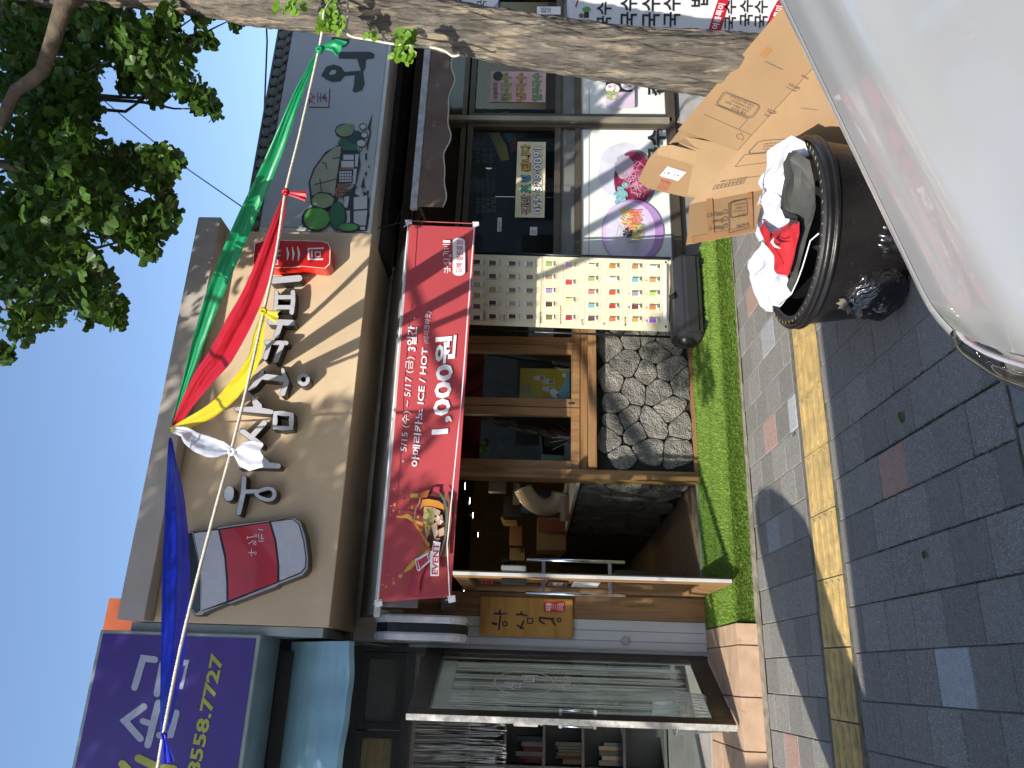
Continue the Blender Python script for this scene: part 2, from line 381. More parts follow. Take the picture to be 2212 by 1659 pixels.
blades(95000, ft, 'grass_blades', turf, turfm)
# tiled step of the neighbouring shop
tilem = M('step_tile', (.50, .34, .23), .6, var=.10, vs=9, bump=.12, bs=60, col2=(.32, .20, .13), c2scale=22, c2lo=.66, c2hi=.74, rndv=.06)
st = tag(MB().box(-3.2, X0-.01, 5.38, 6.34, .0, .19).build('step', M('grout', (.22, .2, .17), .9)), kind='structure')
x = X0-.012; k = 0
while x > -3.2:
    wd = .14 if k == 0 else .318
    for (a, b) in ((5.375, 5.66), (5.667, 5.98), (5.987, 6.3)):
        MB().box(x-wd+.006, x, a, b, .185, .203).build('step_tile', tilem, st, bevel=.003)
    MB().box(x-wd+.006, x, 5.362, 5.38, .045, .2025).build('riser_tile', tilem, st, bevel=.003)
    x -= wd; k += 1
# ================================================================ helper for shopfronts
def frame(name, parent, mat, x0, x1, y, z0, z1, wd=.05, dp=.05, bot=None, top=None):
    bot = wd if bot is None else bot; top = wd if top is None else top
    mb = MB(); mb.box(x0, x0+wd, y, y+dp, z0, z1); mb.box(x1-wd, x1, y, y+dp, z0, z1)
    mb.box(x0+wd, x1-wd, y+.001, y+dp-.001, z0, z0+bot); mb.box(x0+wd, x1-wd, y+.001, y+dp-.001, z1-top, z1)
    return mb.build(name, mat, parent, bevel=.003)
def pane(parent, x0, x1, y, z0, z1, m=None, name='pane'): return MB().box(x0, x1, y, y+.006, z0, z1).build(name, m or glass, parent)
def stones(parent, o, ux, uz, n, W, H, cell, seed, cap=300, depth=.05):
    rnd = random.Random(seed); pts = []; nx, nz = max(1, round(W/cell)), max(1, round(H/cell))
    for j in range(-1, nz+1):
        for i in range(-1, nx+1):
            pts.append(((i+.5+rnd.uniform(-.46, .46)+(j % 2)*.45)*W/nx, (j+.5+rnd.uniform(-.42, .42))*H/nz))
    cnt = 0
    for k, (px, pz) in enumerate(pts):
        poly = [V((0, 0)), V((W, 0)), V((W, H)), V((0, H))]
        if not (0 < px < W and 0 < pz < H): continue
        for q, (qx, qz) in enumerate(pts):
            if q == k or (qx-px)**2+(qz-pz)**2 > (3*cell)**2: continue
            m = V(((px+qx)/2, (pz+qz)/2)); d = V((qx-px, qz-pz)).normalized(); off = .0032; out = []
            for a, b in zip(poly, poly[1:]+poly[:1]):
                da = (a-m).dot(d)+off; db = (b-m).dot(d)+off
                if da <= 0: out.append(a)
                if (da < 0) != (db < 0): out.append(a+(b-a)*(da/(da-db)))
            poly = out
            if len(poly) < 3: break
        if len(poly) < 3: continue
        c = sum(poly, V((0, 0)))/len(poly); res = []
        for a, b in zip(poly, poly[1:]+poly[:1]):
            s = max(1, int((b-a).length/.03))
            for t in range(s): res.append(a+(b-a)*t/s)
        N_ = len(res); per = []
        for i in range(N_): per.append(res[i]*.5+(res[i-1]+res[(i+1) % N_])*.25)
        mb = MB(); base = V(o); rings = [(1.0, 0), (.995, depth*.7), (.965, depth*.93), (.80, depth), (.5, depth*1.02), (.22, depth*1.03)]
        tl = V((rnd.uniform(-.12, .12), rnd.uniform(-.12, .12)))
        for s, h in rings:
            for p in per:
                q = c+(p-c)*s; w3 = base+ux*q.x+uz*q.y
                nz_ = noise.noise(w3*16)*.008+noise.noise(w3*45)*.005 if h else 0
                q2 = q+(V((noise.noise(w3*30), noise.noise(w3*30+V((5, 5, 5)))))*.007 if s > .8 else V((0, 0)))
                mb.v.append(base+ux*q2.x+uz*q2.y+n*(h+nz_*1.6+(q-c).dot(tl)*.25*(1 if h else 0)))
        mb.v.append(base+ux*c.x+uz*c.y+n*depth*1.03)
        for r in range(len(rings)-1):
            for i in range(N_): mb.f.append((r*N_+i, r*N_+(i+1) % N_, (r+1)*N_+(i+1) % N_, (r+1)*N_+i)); mb.m.append(0)
        r = len(rings)-1
        for i in range(N_): mb.f.append((r*N_+i, r*N_+(i+1) % N_, len(mb.v)-1)); mb.m.append(0)
        mb.build('stone', stone, parent, smooth=False); cnt += 1
    return cnt
UX, UZ, NN = V((1, 0, 0)), V((0, 0, 1)), V((0, -1, 0))
# ================================================================ cafe building
cafe = thing('cafe_building', 'stone and oak cafe front with open doorway, between a white door and a noodle shop', 'building', (1.6, 6.35, .2))
W0 = 6.30
Box('floor', M('pebble_floor', (.20, .13, .075), .8, var=.3, vs=70, bump=.4, bs=200, speck=(.4, .33, .25), speck_s=160, speck_t=.62), cafe, .42, 3.5, 6.34, 13, .06, .205)
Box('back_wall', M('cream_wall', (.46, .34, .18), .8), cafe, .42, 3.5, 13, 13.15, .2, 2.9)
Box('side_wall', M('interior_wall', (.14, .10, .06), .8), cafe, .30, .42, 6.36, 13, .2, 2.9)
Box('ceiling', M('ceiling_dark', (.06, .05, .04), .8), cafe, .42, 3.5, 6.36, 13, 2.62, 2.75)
Box('roof', grey, cafe, -.0, 3.5, 6.2, 13.2, 2.95, 3.15)
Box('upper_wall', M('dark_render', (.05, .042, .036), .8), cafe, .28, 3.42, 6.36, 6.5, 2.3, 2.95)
Box('party_wall', dark, cafe, 3.42, 3.5, 6.36, 13, .06, 2.95)
Box('oak_column', oak, cafe, .415, .595, W0-.02, W0+.12, .2, 2.9)
Box('white_column', M('white_cladding', (.66, .66, .66), .35, var=.05, vs=2, aniso=(8, 1, .4)), cafe, .19, .413, W0+.0, W0+.12, .2, 2.95)
for xx in (.255, .33): Box('cladding_seam', grey, cafe, xx, xx+.004, W0-.003, W0+.001, .2, 2.3, 0)
Box('door_post', oak, cafe, 1.525, 1.605, W0-.05, W0+.12, .2, 2.7)
Box('lintel', oakh, cafe, .595, 3.42, W0-.0, W0+.1, 2.45, 2.62)
Box('window_head', oakh, cafe, 1.605, 3.36, W0-.01, W0+.09, 2.28, 2.45)
Box('sill', oakh, cafe, 1.607, 3.40, W0-.13, W0+.12, 1.045, 1.115)
Box('sill_rail', oakh, cafe, 1.607, 3.40, W0-.012, W0+.09, 1.117, 1.175)
Box('oak_skirting', oakh, cafe, 1.607, 3.38, W0-.055, W0+.02, .2, .232)
Box('wall_core', mortar, cafe, 1.607, 3.40, W0+.0, W0+.3, .2, 1.044)
Box('end_post', oak, cafe, 3.36, 3.42, W0-.03, W0+.1, .2, 2.45)
n_st = stones(cafe, (1.61, W0, .235), UX, UZ, NN, 1.75, .805, .225, 17, depth=.038)
# interior counter with a dark stone side running back from the door post
MB().box(1.56, 1.66, 6.42, 11.6, .2, 1.17).build('counter_core', mortar, cafe)
stones(cafe, (1.56, 8.9, .22), V((0, -1, 0)), UZ, V((-1, 0, 0)), 2.45, .94, .27, 5, depth=.05)
Box('counter_side', M('counter_shade', (.06, .058, .055), .9, bump=.6, bs=20), cafe, 1.51, 1.559, 8.9, 11.6, .21, 1.16)
Box('counter_top', white, cafe, 1.50, 2.1, 6.40, 11.62, 1.175, 1.205)
# three oak window sashes
for (xa, xb) in ((1.612, 2.16), (2.165, 2.745), (2.75, 3.35)):
    s = frame('window_sash', cafe, oak, xa, xb, W0-.002, 1.18, 2.278, .075, .06)
    pane(s, xa+.075, xb-.075, W0+.03, 1.255, 2.2)
    Box('latch', steel, s, xa+.02, xa+.04, W0-.012, W0-.002, 1.23, 1.28, .002)
# threshold strip
Box('threshold', alu, cafe, .60, 1.52, 6.305, 6.345, .195, .215)
# things inside
def thing_box(name, label, cat, m, x0, x1, y0, y1, z0, z1, group=None, bevel=.004):
    return single(name, MB().box(x0, x1, y0, y1, z0, z1), m, label, cat, group, loc=((x0+x1)/2, (y0+y1)/2, z0), bevel=bevel)
def ib(x0, x1, y0, y1, d, m, name, par, th=.05):
    p0 = at(*ZI2(x0, y1), d); p1 = at(*ZI2(x1, y0), d); return MB().box(min(p0.x, p1.x), max(p0.x, p1.x), p0.y, p0.y+th, min(p0.z, p1.z), max(p0.z, p1.z)).build(name, m, par, bevel=.004)
t = thing('drink_machine', 'white curved drink dispenser with a blue back on the cafe counter', 'drink machine', at(*ZI2(770, 620), 8.0))
MB().tube(catmull_([at(*ZI2(*q), 8.0) for q in ((600, 520), (640, 590), (700, 650), (775, 682), (850, 668), (900, 620), (915, 560))]), .095, 16).build('arch', M('cream_plastic', (.66, .60, .50), .25, coat=.5), t, smooth=True)
ib(590, 960, 560, 730, 8.15, M('blue_plastic', (.01, .06, .16), .4), 'back', t, .1)
t = thing('blender', 'black blender jug standing high on the cafe counter by the door post', 'blender', at(*ZI2(470, 600), 7.6)); ib(440, 600, 580, 760, 8.6, black, 'jug', t, .2); ib(520, 580, 470, 660, 8.5, M('steel_dim', (.3, .28, .25), .3, metal=.6), 'spout', t, .06); ib(320, 470, 455, 550, 8.4, M('panel_darkgrey', (.05, .05, .05), .5), 'lid', t, .1)
t = thing('poster_stand', 'pink and white promotion card at the near end of the cafe counter', 'poster', at(*ZI2(950, 690), 7.7)); ib(915, 1000, 575, 800, 7.7, M('poster_pale', (.55, .50, .48), .6), 'board', t, .01); ib(960, 998, 580, 790, 7.69, M('poster_rose', (.42, .20, .20), .6), 'picture', t, .004)
t = thing('carton', 'beige printed carton on the cafe counter beside the promotion card', 'carton', at(*ZI2(840, 900), 8.6)); ib(720, 970, 755, 1035, 8.6, M('beige_card', (.30, .22, .13), .8), 'box', t, .3); ib(735, 970, 780, 885, 8.59, M('carton_print', (.22, .07, .05), .7), 'print', t, .005)
t = thing('wire_basket', 'cream plastic basket tray on the counter near the dark inner doorway', 'basket', at(*ZI2(560, 1060), 10)); ib(495, 620, 1008, 1120, 10, M('basket_cream', (.55, .42, .22), .6), 'tray', t, .2)
for q in range(6): ib(505+q*18, 511+q*18, 1012, 1116, 9.98, M('basket_dark', (.2, .14, .07), .6), 'slot', t, .01)
t = thing('wall_switch', 'small white switch plate on the wall right of the inner doorway', 'switch', at(*ZI2(455, 1122), 12.5)); ib(425, 488, 1108, 1138, 12.5, offw, 'plate', t, .02)
t = thing('hanging_cups', 'amber plastic cup rack on the counter behind the dispenser', 'cup rack', at(*ZI2(500, 800), 9.4)); ib(490, 600, 830, 1000, 9.6, M('rack_brown', (.14, .06, .025), .6), 'rack', t, .2)
for q in range(5): ib(420+q*6, 560, 765+q*14, 775+q*14, 9.3, M('amber_cup', (.25, .17, .07), .3), 'cup', t, .05)
for k, (xx, yy, zz) in enumerate([(1.60, 9.0, 1.208), (1.66, 9.3, 1.208), (1.62, 9.7, 1.208)]):
    single('cup_stack', MB().lathe((0, 0, 0), [(.032, 0), (.045, .24), (.04, .24), (.03, .01)], 14), M('clear_cup', (.55, .42, .22), .3), ['stack of takeaway cups on the cafe counter, nearest the drink machine', 'middle stack of takeaway cups on the cafe counter', 'rear stack of takeaway cups on the cafe counter'][k], 'cups', 'cup stacks on the cafe counter', loc=(xx, yy, zz), local=True, smooth=True)
d = thing('back_doorway', 'dark inner doorway with timber frame in the cream back wall', 'doorway', at(*ZI2(390, 980), 12.6))
ib(285, 500, 855, 1105, 12.9, M('dark_oak', (.05, .03, .018), .6), 'door_frame', d, .05); ib(300, 495, 868, 1092, 12.85, black, 'opening', d, .04); ib(308, 490, 893, 915, 12.82, M('pale_panel', (.45, .42, .33), .6), 'shelf_light', d, .02)  # solid black sheet stands for the darkness beyond the doorway
lampm = M('lamp_glow', (1, .86, .6), .5, emit=14.)
lp = [(1005, 1050), (1015, 1082), (1022, 1113), (1033, 1155), (1002, 1281), (1008, 1268)]
for k, (X, Y) in enumerate(lp):
    p = ony(X, Y, (7.2, 7.8, 8.4, 9.2, 8.6, 9.4)[k])
    t = thing('spot_lamp', ['spot lamp nearest the oak door post, lit, under the cafe ceiling', 'second lit spot lamp from the oak door post in the cafe', 'third lit spot lamp from the oak door post in the cafe', 'lit spot lamp farthest from the door post, left of the row', 'lit spot lamp seen just beside the oak column, lower one', 'lit spot lamp seen just beside the oak column, upper one'][k], 'lamp', p, 'spot lamps under the cafe ceiling')
    MB().tube([p+V((0, 0, .02)), (p.x, p.y, 2.62)], .006, 6).build('rod', black, t)
    MB().lathe(p, [(.0, .07), (.03, .07), (.048, .0), (.044, .0)], 16).build('shade', black, t, smooth=True)
    MB().lathe(p+V((0, 0, .004)), [(.0, 0.), (.043, 0.)], 16).build('bulb', lampm, t)
    if k in (1, 3):
        ld = bpy.data.lights.new('spot_lamp_light', 'POINT'); ld.energy = 1.6; ld.color = (1, .75, .45); ld.shadow_soft_size = .05
        lo = bpy.data.objects.new('spot_lamp_light', ld); S.collection.objects.link(lo); lo.parent = t; lo.location = (0, 0, -.06)
t = thing('straw_holder', 'glass of black and clear straws behind the left sash of the cafe window', 'straw holder', (1.95, 6.5, 1.18))
MB().lathe((1.95, 6.5, 1.18), [(.035, 0), (.035, .06), (.03, .06)], 16).build('holder', steel, t, smooth=True)
for k in range(14):
    a = random.uniform(0, math.tau); q = random.uniform(.05, .13)
    MB().tube([(1.95, 6.5, 1.2), (1.95+q*math.cos(a), 6.5+q*.5*math.sin(a), 1.2+random.uniform(.16, .24))], .003, 5).build('straw', [white, black, M('straw_red', (.25, .02, .03), .4)][k % 3], t)
t = thing('tumbler', 'pale green plastic tumbler behind the left window sash', 'tumbler', (1.73, 6.55, 1.5))
MB().lathe((1.75, 6.55, 1.3), [(0, 0), (.05, .0), (.06, .2), (.0, .2)], 20).build('cup', M('pale_green', (.35, .45, .38), .3), t, smooth=True)
MB().box(1.66, 1.9, 6.5, 6.62, 1.16, 1.3).build('stand', M('acrylic', (.3, .27, .27), .3), t)
# poster stuck in the middle sash
pn = thing('window_poster', 'yellow and blue drinks poster inside the middle cafe window', 'poster', ony(1185, 828, 6.36))
A, B = ony(1230, 862, 6.36), ony(1124, 795, 6.36)
MB().box(A.x, B.x, 6.36, 6.364, A.z, B.z).build('sheet', M('poster_yellow', (.62, .38, .03), .5), pn)
p = Print(None, facade(6.36), NF, ZB); c1 = M('poster_blue', (.20, .42, .55), .5); c2 = M('poster_sky', (.10, .32, .50), .5); c3 = M('latte', (.50, .25, .18), .5)
p.poly([(1010, 1104), (1145, 1104), (1145, 925), (1105, 1030), (1060, 1080)], c1)
for x, y in ((985, 985), (1035, 1005), (1035, 1045)): p.rect(x-22, x+25, y-13, y+13, wp); p.rect(x-5, x+22, y-11, y+11, c3); p.ell(x-22, y, 15, 13, wp); p.ring([(x-22+9*math.cos(a), y+9*math.sin(a)) for a in [i*.8 for i in range(8)]], 4, c3)
p.text('PONG', (908, 1078), (908, 1022), (893, 1078), c2, .02); p.text('DANG', (928, 1078), (928, 1015), (912, 1078), c2, .02)
p.ell(1060, 1070, 30, 20, wp, rot=.8); p.ell(1080, 1080, 9, 9, redp); p.ell(1115, 970, 10, 12, wp)
p.done(pn, 'picture')
# notice taped in the right sash
nt_ = thing('taped_notice', 'white handwritten notice taped inside the cafe window beside the menu', 'notice', ony(1160, 730, 6.36))
A, B = ony(*ZB(1055, 808), 6.36), ony(*ZB(918, 690), 6.36); MB().box(A.x, B.x, 6.36, 6.363, A.z, B.z).build('sheet', offw, nt_)
p = Print(None, facade(6.36), NF, ZB); p.text('♥ 5월 일 (', (955, 780), (955, 700), (938, 780), ink); p.text('부터 영업합니다', (980, 780), (980, 700), (962, 780), ink); p.text('5월 15, 16, 17', (1020, 780), (1020, 700), (1006, 780), ink); p.done(nt_)
# ---------------------------------------------------------------- wooden name plaque, switch box, edge-on light sign
pq = thing('wooden_plaque', 'honey coloured wooden name board on the white and oak columns', 'plaque', ony(1140, 1335, W0-.05))
A, B = ony(*ZD(1138, 1033), W0-.05), ony(*ZD(693, 828), W0-.05); MB().box(A.x, B.x, W0-.05, W0-.022, A.z, B.z).build('board', honey, pq, bevel=.003)
p = Print(None, facade(W0-.05), NF, ZD)
p.stroke([(752, 960), (768, 963)], 13, ink); p.stroke([(780, 990), (788, 925)], 9, ink); p.ring([(810+12*math.cos(i*.785), 962+10*math.sin(i*.785)) for i in range(8)], 7, ink); p.stroke([(762, 912), (792, 915), (822, 912)], [10, 8, 5], ink); p.stroke([(785, 910), (786, 890)], [16, 4], ink)
p.stroke([(872, 970), (900, 985)], 9, ink); p.stroke([(885, 985), (900, 950)], 9, ink); p.stroke([(868, 917), (895, 917), (922, 925)], [10, 9, 5], ink); p.stroke([(888, 915), (890, 900)], [14, 4], ink)
p.ring([(918, 937), (944, 935), (944, 958), (920, 960)], 7, ink)
p.stroke([(978, 932), (978, 948), (1000, 962)], 9, ink); p.stroke([(978, 932), (1035, 938), (1048, 935)], [9, 9, 6], ink); p.stroke([(1035, 938), (1052, 968)], [12, 8], ink); p.ring([(1072+9*math.cos(i*.785), 943+9*math.sin(i*.785)) for i in range(8)], 6, ink)
p.rect(998, 1100, 856, 905, M('seal_red', (.55, .02, .02), .5), 5); p.text('嚇', (1036, 900), (1036, 862), (1006, 900), wp); p.text('三', (1064, 896), (1064, 866), (1042, 896), wp); p.text('同', (1094, 897), (1094, 864), (1070, 897), wp)
p.done(pq, 'lettering')
thing_box('switch_box', 'small grey metal box on the oak column below the banner end', 'junction box', grey, .445, .535, W0-.09, W0-.022, 2.16, 2.27)
A, B = ony(*ZD(640, 1060), 6.1), ony(*ZD(222, 930), 6.1)
ls = thing('projecting_sign', 'round edged white light sign seen edge on above the white column', 'sign', ((A.x+B.x)/2, 5.9, A.z))
zc, hz = (A.z+B.z)/2, (B.z-A.z)/2
for (xa, xb, nm) in ((A.x, A.x+.055, 'lens'), (B.x-.055, B.x, 'lens')):
    MB().prism([(xa, 5.93+.32*math.cos(a)*1.0, zc+hz*math.sin(a)) if 0 else (xa, 5.93+.26*max(-1, min(1, 1.25*math.cos(a))), zc+hz*max(-1, min(1, 1.12*math.sin(a)))) for a in [i/28*math.tau for i in range(28)]], (xb-xa, 0, 0)).build(nm, M('lens_white', (.68, .68, .72), .25, coat=.5), ls, bevel=.012)
MB().prism([(A.x+.056, 5.93+.24*max(-1, min(1, 1.25*math.cos(a))), zc+hz*.96*max(-1, min(1, 1.12*math.sin(a)))) for a in [i/28*math.tau for i in range(28)]], (B.x-A.x-.112, 0, 0)).build('casing', M('casing_black', (.012, .013, .018), .4), ls)
MB().tube([((A.x+B.x)/2, 6.1, B.z-.12), ((A.x+B.x)/2, 6.32, B.z-.12)], .015, 8).build('bracket', alud, ls)
Box('wall_socket', M('beige_plastic', (.5, .46, .4), .5), cafe, .0+.235, .285, W0-.03, W0-.001, .80, .86, .008)
# ---------------------------------------------------------------- the cafe door, standing open towards the street
dx = .60
dr = thing('cafe_door', 'oak framed glass cafe door standing open over the turf', 'door', (dx, 6.3, .24))
y0, y1, z0, z1 = 5.30, 6.28, .225, 2.095
mb = MB(); mb.box(dx, dx+.04, y0, y0+.085, z0, z1); mb.box(dx, dx+.04, y1-.085, y1, z0, z1)
mb.box(dx+.001, dx+.039, y0+.085, y1-.085, z0, z0+.15); mb.box(dx+.001, dx+.039, y0+.085, y1-.085, z1-.1, z1); mb.build('door_frame', oak, dr, bevel=.004)
MB().box(dx+.016, dx+.022, y0+.085, y1-.085, z0+.15, z1-.1).build('pane', glass, dr)
Box('edge_seal', M('brush_seal', (.5, .5, .48), .8), dr, dx+.008, dx+.032, y0-.008, y0+.001, z0, z1)
for sx in (-.09, .13):
    h = MB(); px = dx+sx; h.tube([(px, y0+.055, .93), (px, y0+.055, 1.60)], .0125, 12); hh = h.build('handle', steel, dr, smooth=True)
    for zz in (1.02, 1.47): Box('handle_arm', steel, hh, min(px, dx+.02), max(px, dx+.02), y0+.045, y0+.065, zz, zz+.025)
Box('door_lock', alu, dr, dx+.041, dx+.085, y0+.01, y0+.1, 1.60, 1.77, .006); Box('door_lock', black, dr, dx-.035, dx-.001, y0+.01, y0+.1, 1.60, 1.77, .006)
p = Print(None, None, (-1, 0, 0), lambda a, b: (a, b)); p.pr = lambda a, b: V((dx+.014, y1-.1-a, b))
p.rect(.30, .62, 1.3, 1.45, black); p.rect(.31, .61, 1.31, 1.44, M('sticker_brown', (.1, .05, .04), .5)); p.text('영업중', (.36, 1.34), (.56, 1.34), (.36, 1.41), wp); p.rect(.3, .66, 1.08, 1.27, offw); p.text('嚇三同', (.3, 1.84), (.66, 1.84), (.3, 1.94), redp)
p.done(dr, 'stickers')
# cartons inside, behind the glass of the open door
for k, (xa, ya, za) in enumerate([(.46, 7.0, .206), (.5, 7.1, .512), (.47, 7.75, .206)]):
    thing_box('carton', ['grey printed carton on the cafe floor behind the open door', 'upper grey carton stacked behind the open glass door', 'rear carton deeper in the cafe behind the open door'][k], 'carton', M('grey_card', (.14, .13, .10), .8), xa, xa+.4, ya, ya+.5, za, za+.3)
# ================================================================ cafe sign box with raised letters
sb = thing('cafe_sign', 'beige rendered cafe sign box with raised white letters and a paper cup', 'sign', (1.9, 5.9, 2.94))
sx0, sx1 = .255, 3.36; YB = 5.47; zt = 4.16
MB().box(sx0, sx1, YB, 6.3, 2.94, zt).build('board', beige, sb, bevel=.004)
mb = MB(); mb.box(sx0-.0, sx1+.05, YB-.13, 6.32, zt+.002, zt+.19); brow = mb.build('brow', browtrim, sb, bevel=.004)
letw = M('letter_face', (.50, .50, .54), .28, var=.03, coat=.3); letd = M('letter_side', (.022, .02, .018), .4)
def up3(poly, zf, yb, yf_, name, parent, mface, mside, trim=.004, jit=0):
    front = [ony(*zf(x, y), yf_-jit) for x, y in poly]
    o = MB().prism(front, (0, yb-yf_+jit, 0)).build(name, mside, parent)
    return o
LJ = [0]
def letter(name, strokes, zf, parent, rings=(), face=letw, side=letd, yb=YB, dep=.088):
    """one raised character: dark sides, white face inset by a rim"""
    yf_ = yb-dep; mb = MB(); fm = MB()
    for k, (pts, wd) in enumerate(strokes):
        j = .0006*k; ws = wd if isinstance(wd, list) else [wd]*len(pts)
        o = outline(pts, ws); i_ = outline(pts, [max(2, q-5) for q in ws])
        mb.prism([ony(*zf(*q), yf_-j) for q in o], (0, dep+j, 0)); fm.prism([ony(*zf(*q), yf_-.004-j) for q in i_], (0, .0035, 0))
    for k, (pts, wd) in enumerate(rings):
        n = len(pts); cx = sum(q[0] for q in pts)/n; cy = sum(q[1] for q in pts)/n; j = .0006*(k+7)
        def off(d): 
            r = []
            for x, y in pts: l = math.hypot(x-cx, y-cy); r.append((x+(x-cx)/l*d, y+(y-cy)/l*d))
            return r
        for MBx, a, b, yy, dd in ((mb, wd/2, -wd/2, yf_-j, dep+j), (fm, wd/2-2.5, -wd/2+2.5, yf_-.004-j, .0035)):
            O = [ony(*zf(*q), yy) for q in off(a)]; I = [ony(*zf(*q), yy) for q in off(b)]; D = V((0, dd, 0)); bs = len(MBx.v)
            MBx.v += O+I+[q+D for q in O]+[q+D for q in I]
            for t in range(n):
                u = (t+1) % n
                MBx.f += [(bs+t, bs+u, bs+n+u, bs+n+t), (bs+t, bs+2*n+t, bs+2*n+u, bs+u), (bs+n+t, bs+n+u, bs+3*n+u, bs+3*n+t)]; MBx.m += [0, 0, 0]
    o = mb.build(name, side, parent); fm.build('letter_face', face, o); return o
circ = lambda cx, cy, rx, ry, n=24: [(cx+rx*math.cos(i/n*math.tau), cy+ry*math.sin(i/n*math.tau)) for i in range(n)]
letter('letter', [([(815, 368), (990, 352)], 46)], Z3, sb)                                                            # the last stroke of the fifth letter
letter('letter', [([(838, 445), (838, 480), (835, 545), (822, 582)], 30), ([(948, 445), (950, 500), (940, 580)], 34), ([(840, 478), (948, 478)], 32), ([(836, 545), (942, 545)], 32)], Z3, sb)
letter('letter', [([(795, 642), (945, 648)], 42), ([(868, 650), (838, 738)], 38)], Z3, sb)
letter('letter', [([(770, 778), (905, 782)], 32), ([(795, 785), (765, 880)], 34), ([(880, 785), (835, 898)], 36)], Z3, sb)
letter('letter', [([(748, 968), (725, 1020), (690, 1065), (655, 1095)], [26, 38, 36, 18]), ([(735, 1003), (875, 1020)], 44), ([(880, 960), (905, 1040), (880, 1118)], [26, 40, 40])], Z3, sb)
letter('letter', [], Z3, sb, rings=[(circ(1018, 1025, 30, 31), 30)])
letter('letter', [([(575, 1220), (700, 1225), (805, 1240)], [30, 46, 34]), ([(682, 1145), (715, 1205)], [26, 62])], Z3, sb)
letter('letter', [([(612, 1368), (735, 1458)], 40), ([(685, 1392), (758, 1312)], 40)], Z3, sb)
letter('letter', [], Z3, sb, rings=[([(832, 1248), (880, 1250), (938, 1258), (938, 1300), (935, 1345), (880, 1348), (828, 1344), (830, 1300)], 38)])
letter('letter', [([(590, 1600), (720, 1590), (850, 1598)], [34, 46, 40]), ([(735, 1530), (765, 1580)], [24, 60])], Z3, sb)
letter('letter', [([(866, 318), (864, 345)], 52)], Z4, sb)
letter('letter', [([(938, 255), (934, 330), (912, 425)], 28), ([(945, 322), (1010, 320)], 24)], Z4, sb, rings=[([(1008+44*math.cos(a)+34, 334+(26+10*math.cos(a))*math.sin(a)) for a in [i/24*math.tau for i in range(24)]], 24)])
# paper cup
cup = MB(); yc = YB-.09
def plate(pts, yy, th, m, name, par): return MB().prism([ony(*Z4(*q), yy) for q in pts], (0, th, 0)).build(name, m, par)
cpo = plate([(640, 522), (690, 510), (700, 519), (800, 501), (815, 490), (1060, 458), (1075, 465), (1180, 443), (1215, 465), (1240, 540), (1252, 640), (1250, 700), (1225, 730), (1110, 772), (1095, 785), (870, 870), (855, 866), (750, 910), (735, 922), (700, 925), (685, 900), (640, 888)], yc, .09, M('cup_side', (.07, .055, .045), .4), 'cup_emblem', sb)
plate([(642, 526), (692, 514), (702, 522), (802, 505), (817, 494), (1059, 462), (1075, 469), (1178, 448), (1211, 469), (1235, 543), (1247, 640), (1245, 697), (1221, 726), (1108, 768), (1093, 781), (870, 865), (855, 862), (748, 906), (733, 918), (702, 921), (688, 896), (642, 884)], yc-.003, .0025, M('cup_rim', (.42, .42, .44), .35), 'cup_outline', cpo)
plate([(644, 531), (686, 520), (712, 640), (726, 760), (726, 900), (702, 913), (692, 893), (644, 882)], yc-.005, .0015, M('lid_black', (.012, .02, .022), .3, coat=.5), 'cup_lid', cpo)
plate([(690, 519), (808, 503), (1060, 466), (1172, 453), (1206, 478), (1229, 560), (1240, 640), (1238, 690), (1215, 718), (1105, 762), (868, 858), (735, 900), (730, 760), (716, 640)], yc-.005, .0015, black, 'cup_line', cpo)
plate([(695, 524), (812, 508), (842, 640), (852, 760), (853, 852), (734, 896), (733, 760), (719, 640)], yc-.007, .0015, letw, 'cup_band', cpo)
plate([(823, 508), (1059, 472), (1085, 560), (1100, 680), (1098, 758), (864, 848), (862, 740), (850, 620)], yc-.007, .0015, M('cup_red', (.50, .022, .03), .35, coat=.3), 'cup_sleeve', cpo)
plate([(1070, 470), (1172, 457), (1202, 482), (1224, 560), (1235, 640), (1233, 686), (1212, 712), (1110, 753), (1110, 680), (1096, 560)], yc-.007, .0015, letw, 'cup_band', cpo)
p = Print(None, facade(yc-.007), NF, Z4); lp_ = M('print_greywhite', (.6, .6, .62), .5)
for s_ in ([(975, 632), (975, 600)], [(962, 617), (990, 617)], [(985, 560), (960, 575)], [(985, 575), (995, 560)], [(955, 545), (985, 540)], [(955, 540), (955, 550)], [(1008, 505), (1030, 508)], [(1010, 530), (1010, 545)], [(1025, 530), (1025, 545)], [(1008, 562), (1032, 562)], [(1018, 550), (1035, 550)]): p.stroke(s_, 4, lp_)
for c_ in ((993, 620), (992, 575), (995, 535)): p.ring(circ(c_[0], c_[1], 6, 6, 8), 3, lp_)
p.done(cpo, 'lettering')
# red seal sign
rs = thing('seal_sign', 'red rounded seal sign with white characters at the right end of the cafe sign', 'sign', ony(*Z3(950, 190), YB-.05))
ro = [(690, 118), (760, 95), (880, 96), (1150, 103), (1190, 118), (1204, 150), (1200, 262), (1168, 293), (1010, 278), (960, 286), (840, 290), (700, 277), (676, 262), (680, 190)]
MB().prism([ony(*Z3(*q), YB-.12) for q in ro], (0, .118, 0)).build('body', M('seal_body', (.62, .02, .012), .3, coat=.4), rs, bevel=.006)
def shrink(pts, k):
    cx = sum(q[0] for q in pts)/len(pts); cy = sum(q[1] for q in pts)/len(pts); return [(cx+(x-cx)*(1-k), cy+(y-cy)*(1-k*1.9)) for x, y in pts]
p = Print(None, facade(YB-.12), NF, Z3); p.poly(shrink(ro, .02), wp); p.poly(shrink(ro, .04), M('seal_face', (.55, .012, .01), .35))
